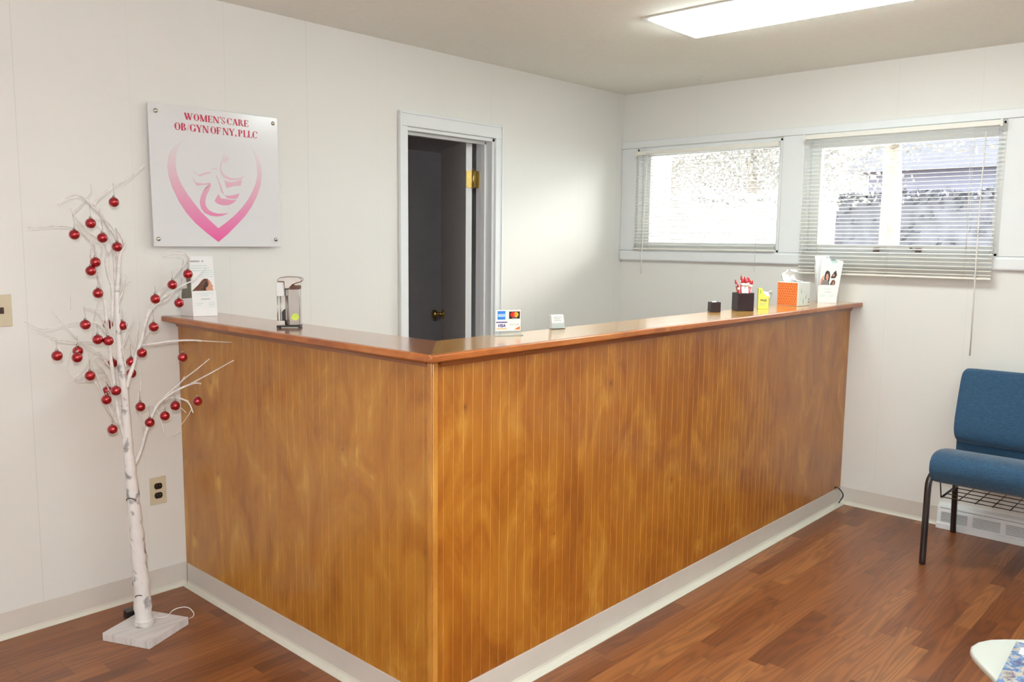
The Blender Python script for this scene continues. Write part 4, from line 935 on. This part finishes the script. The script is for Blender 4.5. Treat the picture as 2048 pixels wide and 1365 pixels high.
put_text(m, 'mastercard', .0038, c_q(X(643), ZZ(553), -.0014), ex, (0, 0, 1), 0)
put_text(m, 'AMERICAN', .0052, c_q(X(406), ZZ(497), -.0018), ex, (0, 0, 1), 0); put_text(m, 'EXPRESS', .0052, c_q(X(406), ZZ(521), -.0018), ex, (0, 0, 1), 0)
m.build('card_logos', [M['paper'], M['blue'], M['bluelt'], M['navy'], M['blk'], M['mcred'], M['mcor'], M['mcmid'], M['ink']], root)

# business card holder
bl = at(1104, 660, 2, CTZ); br = at(1129, 654, 2, CTZ); bl.z = br.z = ZC
bl = Vector((-2.360, -1.420, ZC)); bl = at(1105, 659, 2, CTZ); bl.z = ZC
ex = Vector((.90, -.32, 0)).normalized(); d_ = at(1129, 655, 2, CTZ)
# run the holder's width so that its right corner falls under the photographed one
ey = Vector((0, 0, 1)).cross(ex); wd = .055
root = thing('business_card_holder', 'small clear holder with a stack of white business cards on the counter', 'card holder', bl + ex * wd / 2)
up = (Vector((0, 0, 1)) + ey * .22).normalized()
def b_q(x, z, d=0): return bl + ex * x + up * z + ey * d
m = MB(); m.prism([b_q(0, 0), b_q(wd, 0), b_q(wd, .022), b_q(0, .022)], ey * .001); m.prism([b_q(0, 0, .024), b_q(wd, 0, .024), b_q(wd, .042, .024), b_q(0, .042, .024)], ey * .001)
m.prism([bl, bl + ex * wd, bl + ex * wd + ey * .045, bl + ey * .045], (0, 0, .0012)); m.build('card_tray', M['acrylic'], root)
m = MB()
for k in range(8): m.prism([b_q(.0015, .002, .003 + k * .0025), b_q(wd - .0015, .002, .003 + k * .0025), b_q(wd - .0015, .051, .003 + k * .0025), b_q(.0015, .051, .003 + k * .0025)], ey * .002)
cards = m.build('business_cards', M['paper'], root)
m = MB()
for z_, a, b in ((.042, .2, .85), (.036, .2, .7), (.030, .2, .75)): m.prism([b_q(wd * a, z_, .0026), b_q(wd * b, z_, .0026), b_q(wd * b, z_ + .0018, .0026), b_q(wd * a, z_ + .0018, .0026)], ey * -.0003)
m.build('card_print', M['ink'], cards)

def item_frame(fl, fr):
    """right-hand frame whose front-left/front-right bottom corners sit under two photo points"""
    a = at(*fl, 2, CTZ); b = at(*fr, 2, CTZ); a.z = b.z = ZC; e = (b - a); w = e.length; e.normalize(); return a, e, Vector((0, 0, 1)).cross(e), w
# small dark cube with clips
a, ex, ey, wd = item_frame((1422, 625), (1441, 625))
root = thing('clip_cup', 'small dark square cup, lower one left of the pen cup', 'cup', a + ex * wd / 2 + ey * .02)
def fq(x, y, z): return a + ex * x + ey * y + Vector((0, 0, z))
def fbox(m, x0, x1, y0, y1, z0, z1, mi=0): m.prism([fq(x0, y0, z0), fq(x1, y0, z0), fq(x1, y1, z0), fq(x0, y1, z0)], (0, 0, z1 - z0), mi)
w_, d_, h_c = .046, .046, .046; t = .003
m = MB(); fbox(m, 0, w_, 0, d_, 0, t); fbox(m, 0, w_, 0, t, t, h_c); fbox(m, 0, w_, d_ - t, d_, t, h_c); fbox(m, 0, t, t, d_ - t, t, h_c); fbox(m, w_ - t, w_, t, d_ - t, t, h_c); m.build('cup', M['darkcup'], root, bevel=.001)
m = MB()
for i in range(3): m.tube([fq(.010 + i * .009, .012 + i * .006, .01), fq(.012 + i * .009, .014 + i * .006, h_c + .003)], .004, 8)
m.build('paper_slips', M['paper'], root)

# pen cup
a, ex, ey, wd = item_frame((1475.5, 623), (1511, 623))
wd = .078; ex = Vector((ex.x, ex.y, 0))
ctr = a + ex * wd / 2 + ey * wd / 2
root = thing('pen_cup', 'dark plum square pen cup holding red and white pens', 'pen cup', ctr)
h_c = .085; w_ = wd; d_ = wd; t = .003
m = MB(); fbox(m, 0, w_, 0, d_, 0, t); fbox(m, 0, w_, 0, t, t, h_c); fbox(m, 0, w_, d_ - t, d_, t, h_c); fbox(m, 0, t, t, d_ - t, t, h_c); fbox(m, w_ - t, w_, t, d_ - t, t, h_c); m.build('cup', M['darkcup'], root, bevel=.0015)
# pens: a barrel, a grip band, a cap
pl = .142
pb = MB().lathe([(.0045, 0), (.0045, .106)], 12); pg_ = MB().lathe([(.0050, .106), (.0052, .120)], 12); pc_ = MB().lathe([(.0048, .120), (.0050, .126), (.0036, .136), (.0022, .142)], 12)
PENS = [ # x along the cup front, y deep, lean x, lean y, lift, label
 (.011, .013, -.30, .0, -.030, 'shortest red and white pen leaning out at the left rim of the cup'),
 (.014, .034, -.25, .05, -.002, 'red capped pen leaning left, second from the cup left rim'),
 (.022, .060, -.22, .06, -.008, 'red capped pen leaning left behind the second one'),
 (.031, .018, -.10, -.02, .002, 'red capped pen just left of the wide white pen'),
 (.046, .013, -.12, -.04, .002, 'wide white pen in front middle of the cup'),
 (.036, .056, .0, .05, .016, 'tallest red tipped pen standing nearly upright'),
 (.047, .050, .04, .04, .010, 'red tipped pen right of the tallest one'),
 (.052, .030, .14, .0, .004, 'red tipped pen leaning slightly right in the middle of the right bunch'),
 (.058, .058, .14, .04, .008, 'red tipped pen at the back of the right bunch'),
 (.062, .018, .18, -.04, -.010, 'red tipped pen at the front of the right bunch'),
 (.068, .042, .10, .01, -.014, 'rightmost red tipped pen leaning over the right rim'),
]
pens = None
for (px_, py_, lx, ly, lift, lab) in PENS:
    # foot sits so that the pen passes the rim at (px_, py_)
    base = fq(min(.068, max(.010, px_ - lx * .085)), min(.066, max(.010, py_ - ly * .085)), .006 + max(0, lift) * .3)
    dirv = (ex * lx + ey * ly + Vector((0, 0, 1))).normalized(); wide = 'wide' in lab
    r = thing('pen', lab, 'pen', base, 'pens in the dark cup')
    dirv = (fq(px_, py_, .085) - base).normalized(); r.rotation_euler = dirv.to_track_quat('Z', 'X').to_euler(); r.scale = (1, 1, 1.04 + lift * 4)
    if pens is None:
        pens = []
        for nm, mbx, mt in (('barrel', pb, 'red'), ('grip', pg_, 'white'), ('tip', pc_, 'red')):
            o = mbx.build(nm, M[mt]); o.parent = r; pens.append(o)
    else:
        for o0 in pens:
            o = o0.copy(); col.objects.link(o); o.parent = r
            if wide and o0.name.startswith('barrel'):
                o.data = o.data.copy(); o.data.materials[0] = M['white']
            if wide: o.scale = (1.7, 1.7, 1)

# yellow paper pad box marked FREE
a, ex, ey, wd = item_frame((1516, 618.5), (1539, 619))
root = thing('tape_dispenser', 'yellow cardboard dispenser marked FREE between pen cup and tissue box', 'dispenser', a + ex * .02 + ey * .02)
ex2 = ex
m = MB(); hh = .100
m.prism([fq(0, 0, 0), fq(.050, 0, 0), fq(.050, 0, .062), fq(.038, 0, .064), fq(.022, 0, .078), (fq(.018, 0, hh)), fq(0, 0, hh)], ey * .003, 0)
m.prism([fq(0, .042, 0), fq(.050, .042, 0), fq(.050, .042, .062), fq(.038, .042, .064), fq(.022, .042, .078), (fq(.018, .042, hh)), fq(0, .042, hh)], ey * .003, 0)
fbox(m, 0, .003, .003, .042, 0, hh); fbox(m, 0, .05, .003, .042, 0, .003)
m.prism([fq(.050, 0, 0), fq(.050, .045, 0), fq(.050, .045, .062), fq(.050, 0, .062)], ex * -.003, 1)
m.build('box', [M['yellow'], M['yellow_dk']], root)
m = MB(); fbox(m, .005, .012, -.0006, 0, .075, .094, 0)
put_text(m, 'FREE', .0155, fq(.024, -.0012, .042), ex, (0, 0, 1), 1, .0003)
for i in range(2): fbox(m, .006, .040 - i * .01, -.0006, 0, .026 - i * .007, .0285 - i * .007, 2)
fbox(m, .0505, .0508, .004, .040, .022, .030, 3)
m.build('print', [M['green'], M['inkdk'], M['ink'], M['orange']], root)
m = MB(); K4 = Matrix.Translation(fq(.030, .004, .060)) @ Matrix(((ex.x, 0, ey.x, 0), (ex.y, 0, ey.y, 0), (0, 1, 0, 0), (0, 0, 0, 1)))
m.lathe([(.012, 0), (.024, 0), (.024, .036), (.012, .036)], 24, 0, K4); m.build('tape_roll', M['acrylic'] if False else M['white'], root)
m = MB(); m.prism([fq(.044, .006, .066), fq(.064, .006, .074), fq(.064, .006, .088), fq(.044, .006, .080)], ey * .032); m.build('cutter', M['steel'], root)

# tissue box
a, ex, ey, wd = item_frame((1552.5, 611.5), (1595, 613.5))
# front (orange) face left, pale face right: build from the shared near corner
nc = at(1595, 613.5, 2, CTZ); nc.z = ZC
lc = at(1552.5, 610.5, 2, CTZ); rc_ = at(1629, 608.5, 2, CTZ)
exl = Vector((lc.x - nc.x, lc.y - nc.y, 0)).normalized(); exr = Vector((-exl.y, exl.x, 0))
if exr.x < 0: exr = -exr
S = .118; hT = .122
root = thing('tissue_box', 'orange and pale blue tissue box with a white tissue pulled out', 'tissue box', nc + (exl + exr) * S / 2)
def tq(l, r, z): return nc + exl * l + exr * r + Vector((0, 0, z))
m = MB(); m.prism([tq(0, 0, 0), tq(0, S, 0), tq(S, S, 0), tq(S, 0, 0)], (0, 0, hT)); m.build('box', M['tissueside'], root, bevel=.002)
on_ = -exr; orr_ = -exl
m = MB(); m.prism([tq(.004, -.0005, .002), tq(S - .001, -.0005, .002), tq(S - .001, -.0005, hT - .003), tq(.004, -.0005, hT - .003)], on_ * .0004, 0)
for i in range(8):
    for j in range(9):
        c = tq(.012 + i * .0135 + (.006 if j % 2 else 0), -.0012, .010 + j * .0128); 
        if (.012 + i * .0135 + (.006 if j % 2 else 0)) < S - .006:
            m.prism([c + exl * .0034, c + Vector((0, 0, .0040)), c - exl * .0034, c - Vector((0, 0, .0040))], on_ * .0003, 1)
m.build('orange_print', [M['orange'], M['orange_dk']], root)
m = MB()
for (r, z, hh_, sl, mi) in ((.032, .060, .034, -.1, 0), (.050, .008, .036, .05, 0), (.075, .034, .026, .35, 0), (.060, .064, .016, -.2, 1), (.022, .028, .020, .2, 1), (.105, .012, .014, 0, 2), (.105, .030, .008, 0, 2)):
    c = tq(-.0006, r, z); m.prism([c, c + exr * .004 + Vector((0, 0, hh_ * .4)), c + exr * (sl * hh_) + Vector((0, 0, hh_)), c - exr * .004 + Vector((0, 0, hh_ * .4))], orr_ * .0004, mi)
m.build('leaf_print', [M['teal'], M['teal_lt'], M['inkdk']], root)
# the tissue: a curled sheet
m = MB(); nx_, ny_ = 16, 10; vs = []
for i in range(nx_):
    t = i / (nx_ - 1); prof_z = .002 + .062 * t ** .8 if t < .8 else .052 + .012 * (1 - (t - .8) / .2) ; bend = .020 * math.sin(t * 2.6) - .030 * max(0, t - .62) / .38
    wid = .040 * (1 - .72 * t ** 2.2) + .002
    for j in range(ny_):
        s_ = j / (ny_ - 1) * 2 - 1
        vs.append(tq(S * .52 + bend + s_ * wid + .004 * math.sin(t * 5), S * .30 + .012 * math.cos(s_ * 3.0 + t * 2) + .010 * math.sin(s_ * 7 + t * 3) * (1 - t), hT + prof_z))
m.add(vs, [(i * ny_ + j, i * ny_ + j + 1, (i + 1) * ny_ + j + 1, (i + 1) * ny_ + j) for i in range(nx_ - 1) for j in range(ny_ - 1)], 0, True)
vs = []
for i in range(8):
    t = i / 7
    for j in range(8):
        s_ = j / 7 * 2 - 1; vs.append(tq(S * (.50 - .36 * t) + s_ * .006, S * .30 + s_ * .03 * (1 - t * .5) + .03 * t, hT + .003 + .018 * (1 - t) ** 2 + .003 * math.sin(s_ * 6)))
m.add(vs, [(i * 8 + j, i * 8 + j + 1, (i + 1) * 8 + j + 1, (i + 1) * 8 + j) for i in range(7) for j in range(7)], 0, True)
M['tissue'] = plain('white_tissue', (.93, .93, .92), .8, .01, 60)
tis = m.build('tissue', M['tissue'], root); so = tis.modifiers.new('thick', 'SOLIDIFY'); so.thickness = .0006

# black cord coming out at the counter's foot
cpts = [at(u, v, ax, val) for u, v, ax, val in ((1671, 975, 1, CY - .006), (1677, 977, 1, CY - .010), (1684, 985, 1, CY - .030), (1686, 993, 1, CY - .034), (1681, 1001, 1, CY - .030), (1678, 1006, 1, CY - .036))]
tag(MB().tube(smooth(cpts), .0035, 8).build('power_cord', M['black'], loc=cpts[0]), 'short black power cord looping over the vinyl base at the counter foot', 'cord')

# ------------------------------------------------------------ chair
root = thing('waiting_chair', 'blue upholstered waiting chair with black tube legs against the window wall', 'chair', (-.35, -2.48, 0))
CYL, CYR = -2.205, -2.765
def cushion(prof, y0, y1, name, mat, r=.022):
    """closed side profile (x,z) swept along y with rounded ends"""
    m = MB(); n = len(prof); cxm = sum(p[0] for p in prof) / n; czm = sum(p[1] for p in prof) / n
    rows = [(y0, .80), (y0 - .006, .91), (y0 - .018, .98), (y0 - .035, 1.0), (y1 + .035, 1.0), (y1 + .018, .98), (y1 + .006, .91), (y1, .80)]
    vs = []
    for y, s_ in rows:
        for (px_, pz_) in prof:
            dx, dz = px_ - cxm, pz_ - czm; k = (1 - s_) * .16
            ln = math.hypot(dx, dz); f = max(0, 1 - (1 - s_) * .028 / .2 / max(ln, .02)) if False else 1
            vs.append((cxm + dx * (1 - (1 - s_) * .10 * (.05 / .05)), y, czm + dz * (s_)))
    R = len(rows); fs = [(i * n + k, i * n + (k + 1) % n, (i + 1) * n + (k + 1) % n, (i + 1) * n + k) for i in range(R - 1) for k in range(n)]
    fs += [tuple(range(n))[::-1], tuple(range((R - 1) * n, R * n))]
    m.add(vs, fs, 0, True); return m.build(name, mat, root, sub=2)
seatp = [(-.655, .415), (-.676, .450), (-.674, .495), (-.645, .528), (-.57, .540), (-.42, .515), (-.26, .470), (-.215, .450), (-.215, .400), (-.40, .388), (-.56, .382), (-.635, .388)]
cushion(seatp, CYL - .004, CYR, 'seat', M['fabric'])
backp = [(-.258, .520), (-.274, .560), (-.266, .620), (-.235, .740), (-.205, .845), (-.192, .872), (-.160, .876), (-.140, .855), (-.165, .740), (-.190, .600), (-.205, .520), (-.232, .505)]
cushion(backp, CYL + .008, CYR, 'backrest', M['fabric'])
cushion([(-.215, .40), (-.222, .48), (-.225, .545), (-.200, .56), (-.180, .48), (-.185, .40)], CYL + .002, CYR, 'lumbar_panel', M['fabric'])
def leg(pts): return MB().tube(smooth([Vector(p) for p in pts], 5), .0145, 12).build('leg', M['blackmetal'], root)
for y in (CYL - .004, CYR + .02):
    leg([(-.600, y - .012, .432), (-.625, y - .006, .420), (-.645, y, .385), (-.652, y, .30), (-.655, y, .15), (-.656, y, .004)])
    leg([(-.205, y - .012, .44), (-.203, y - .006, .40), (-.180, y + .004, .30), (-.115, y + .018, .12), (-.075, y + .026, .004)])
MB().tube([(-.60, CYL - .016, .405), (-.22, CYL - .016, .405)], .010, 10).build('side_rail', M['blackmetal'], root)
MB().tube([(-.60, CYR + .03, .405), (-.22, CYR + .03, .405)], .010, 10).build('side_rail', M['blackmetal'], root)
m = MB()
for k in range(8): yy = CYL - .035 - k * .070; m.tube([(-.53, yy, .298), (-.26, yy, .298)], .0024, 6)
for k in range(5): xx = -.53 + k * .0675; m.tube([(xx, CYL - .03, .301), (xx, CYR + .03, .301)], .0024, 6)
m.tube([(-.24, CYL - .02, .33), (-.24, CYL - .025, .298), (-.53, CYL - .03, .298)], .003, 6)
m.tube([(-.53, CYL - .03, .30), (-.53, CYL - .02, .40)], .003, 6); m.tube([(-.53, CYR + .03, .30), (-.53, CYR + .03, .40)], .003, 6)
m.build('book_rack', M['blackmetal'], root)

# ------------------------------------------------------------ baseboard heater
root = thing('baseboard_heater', 'white louvered baseboard heater on the floor under the chair', 'heater', (-.03, -2.7, 0))
hy0, hy1 = -3.45, -2.095; m = MB()
hprof = [(0, 0), (-.062, 0), (-.062, .028), (-.052, .032), (-.050, .098), (-.040, .120), (-.026, .128), (0, .128)]
m.prism([(a, hy1, b) for a, b in hprof], (0, hy0 - hy1, 0)); m.build('cover', M['casing'], root, bevel=.002)
g = MB(); y = hy1 - .020
while y > hy0 + .1:
    for k in range(7): g.box((-.0535, y - .125, .040 + k * .0078), (-.0503, y, .0432 + k * .0078))
    y -= .150
g.build('louver_slots', M['ink'], root)
g = MB(); g.box((-.0475, hy0 + .02, .1075), (-.0440, hy1 - .012, .1105)); g.build('damper_slot', M['ink'], root)
g = MB(); g.lathe([(.005, 0), (.005, .006), (.002, .008)], 12, 0, Matrix.Translation((-.0455, -2.31, .106)) @ Matrix.Rotation(math.radians(-90), 4, 'Y')); g.build('damper_knob', M['white'], root)

# ------------------------------------------------------------ low white table and magazine
TZ = .42
root = thing('coffee_table', 'low white table with a rounded corner at the bottom right', 'table', (-2.42, -3.15, 0))
e1 = (at(2010, 1278, 2, TZ) - at(1955, 1284, 2, TZ)); e1 = Vector((.62, -.78, 0)); e2 = Vector((-.78, -.62, 0))
corner = [at(u, v, 2, TZ) for u, v in ((2048, 1279), (2010, 1278), (1980, 1279), (1955, 1284), (1942, 1292), (1940, 1300), (1945, 1310), (1960, 1327), (1975, 1342), (1990, 1358))]
far = [corner[-1] + e2 * .16, corner[-1] + e2 * .20 + e1 * .05, corner[0] + e1 * .32 + e2 * .34, corner[0] + e1 * .36 + e2 * .05, corner[0] + e1 * .30]
m = MB(); m.prism([(p.x, p.y, TZ - .018) for p in corner + far], (0, 0, .018)); m.build('tabletop', M['tablew'], root, bevel=.006, seg=3)
for p in ((-2.33, -2.90), (-2.14, -3.15), (-2.56, -3.05), (-2.38, -3.32)):
    MB().tube([(p[0], p[1], 0), (p[0], p[1], TZ - .018)], [.010, .016], 12).build('leg', M['tablew'], root)
mp_ = [at(u, v, 2, TZ + .004) for u, v in ((2033, 1284), (1996, 1357))]; ed = (mp_[1] - mp_[0]).normalized(); ew = Vector((-ed.y, ed.x, 0))
if ew.dot(Vector((.3, -1, 0))) < 0: ew = -ew
m0 = mp_[0]; root = thing('magazine', 'blue covered magazine with a white address label on the white table', 'magazine', m0)
m = MB(); m.prism([Vector((q.x, q.y, TZ + .0006)) for q in (m0, m0 + ed * .27, m0 + ed * .27 + ew * .21, m0 + ew * .21)], (0, 0, .004)); m.build('pages', M['mag'], root)
l0 = m0 + ed * .030 + ew * .016
m = MB(); m.prism([Vector((q.x, q.y, TZ + .0048)) for q in (l0, l0 + ed * .045, l0 + ed * .045 + ew * .08, l0 + ew * .08)], (0, 0, .0003)); m.build('address_label', M['paper'], root)

# ------------------------------------------------------------ outside the windows
box((.25, -14, -.1), (34, 26, 0)).build('ground_outside', M['concrete'], kind='structure')
def outtree(name, label, u, X0, z1, r, crown, seed, lean=0):
    random.seed(seed); b = at(u, 420, 0, X0); root = thing(name, label, 'tree', (X0, b.y, 0))
    m = MB(); m.tube([(X0, b.y, 0), (X0, b.y + .03, .8), (X0 + .05, b.y + lean * .5, z1 * .6), (X0, b.y + lean, z1)], [r * 1.3, r, r * .9, r * .6], 14)
    for k in range(9):
        a = random.uniform(0, 6.28); s_ = random.uniform(.8, 1.7); z = z1 * random.uniform(.72, 1.0)
        m.tube([(X0, b.y + lean * z / z1, z), (X0 + math.cos(a) * s_ * .5, b.y + math.sin(a) * s_ * .5, z + s_ * .35), (X0 + math.cos(a) * s_, b.y + math.sin(a) * s_, z + s_ * .9)], [r * .35, r * .2, r * .06], 8)
    m.build('trunk', M['trunk'], root)
    c = MB()
    for k in range(crown[3]):
        g3 = [max(-1.5, min(1.5, random.gauss(0, .8))) for _ in range(3)]; p = Vector((X0 + g3[0] * crown[0], b.y + g3[1] * crown[0] + crown[4], crown[1] + g3[2] * crown[2]))
        a = Vector((random.uniform(-1, 1), random.uniform(-1, 1), random.uniform(-1, 1))).normalized() * .034; d = a.cross(Vector((random.random(), random.random(), random.random()))).normalized() * .024
        c.add([p - a, p + d, p + a, p - d], [(0, 1, 2, 3)])
    c.build('foliage', M['leaf'], root, kind='stuff')
outtree('street_tree', 'pale barked tree outside the middle of the right window', 1788, 5.0, 3.4, .115, (.9, 3.3, .5, 2600, 0), 3, .1)
outtree('garden_tree', 'leafy autumn tree seen through the left window', 1500, 8.6, 3.6, .10, (1.25, 2.9, .5, 7500, -.2), 5)
outtree('garden_tree', 'smaller leafy tree at the left side of the left window', 1340, 12.5, 3.4, .08, (1.1, 3.0, .5, 4500, .9), 9)
# neighbour's house
hA = at(1735, 400, 0, 15.0).y; hB = at(2100, 400, 0, 15.0).y
root = thing('neighbour_house', 'blue grey house with a sloping roof outside the right window', 'house', (17, (hA + hB) / 2, 0))
box((15, hB - 3, 0), (20, hA, 3.1)).build('house_wall', M['houseblue'], root)
m = MB(); m.prism([(14.6, hA + .4, 3.1), (20.4, hA + .4, 3.1), (17.5, hA + .4, 4.5)], (0, hB - 3.4 - hA - .4, 0)); m.build('roof', M['roofg'], root)
for yy in (hA - 1.2, hA - 3.2): box((14.95, yy - .5, 1.2), (15, yy + .5, 2.1)).build('house_window', M['casing'], root)
# hedge and a car
def hedge(name, label, cat, mat, X0, ya, yb, ztop, n, seed):
    random.seed(seed); m = MB(); m.box((X0, ya, 0), (X0 + .8, yb, ztop))
    for k in range(n):
        p = Vector((random.uniform(X0 - .1, X0 + .9), random.uniform(ya, yb), random.choice((ztop, random.uniform(.5, ztop))) + random.gauss(0, .06))); a = Vector((random.uniform(-1, 1), random.uniform(-1, 1), random.uniform(-1, 1))).normalized() * .08; d = a.cross(Vector((.3, random.random(), random.random()))).normalized() * .05
        m.add([p - a, p + d, p + a, p - d], [(0, 1, 2, 3)])
    tag(m.build(name, M[mat], loc=(X0 + .4, (ya + yb) / 2, 0)), label, cat)
hedge('hedge', 'dark clipped hedge below the house outside the right window', 'hedge', 'hedge', 11, at(2080, 420, 0, 11.).y, at(1672, 420, 0, 11.).y, at(1800, 398, 0, 11.).z, 1800, 11)
hedge('shrub', 'pale sunlit shrub filling the lower part of the left window', 'shrub', 'concrete', 5.4, at(1618, 420, 0, 5.4).y, at(1260, 420, 0, 5.4).y, at(1450, 405, 0, 5.4).z, 1800, 13)
cc_ = at(1672, 405, 0, 12.6); root = thing('car', 'red car parked beyond the hedge, seen in the left part of the right window', 'car', (12.6, cc_.y + .8, 0))
prof = [(-1.9, 0.25), (-1.95, .75), (-1.7, .95), (-1.0, 1.05), (-.5, 1.45), (.7, 1.48), (1.3, 1.05), (1.9, .95), (2.0, .3)]
m = MB(); m.prism([(12.6, cc_.y + .8 + a, b + .22) for a, b in prof], (1.7, 0, 0)); m.build('car_body', M['carred'], root, bevel=.06)
for a in (-1.2, 1.2):
    q = MB(); q.lathe([(.32, -.1), (.32, .1)], 20, 0, Matrix.Translation((12.6, cc_.y + .8 + a, .34)) @ Matrix.Rotation(math.radians(90), 4, 'Y')); q.build('wheel', M['tyre'], root)
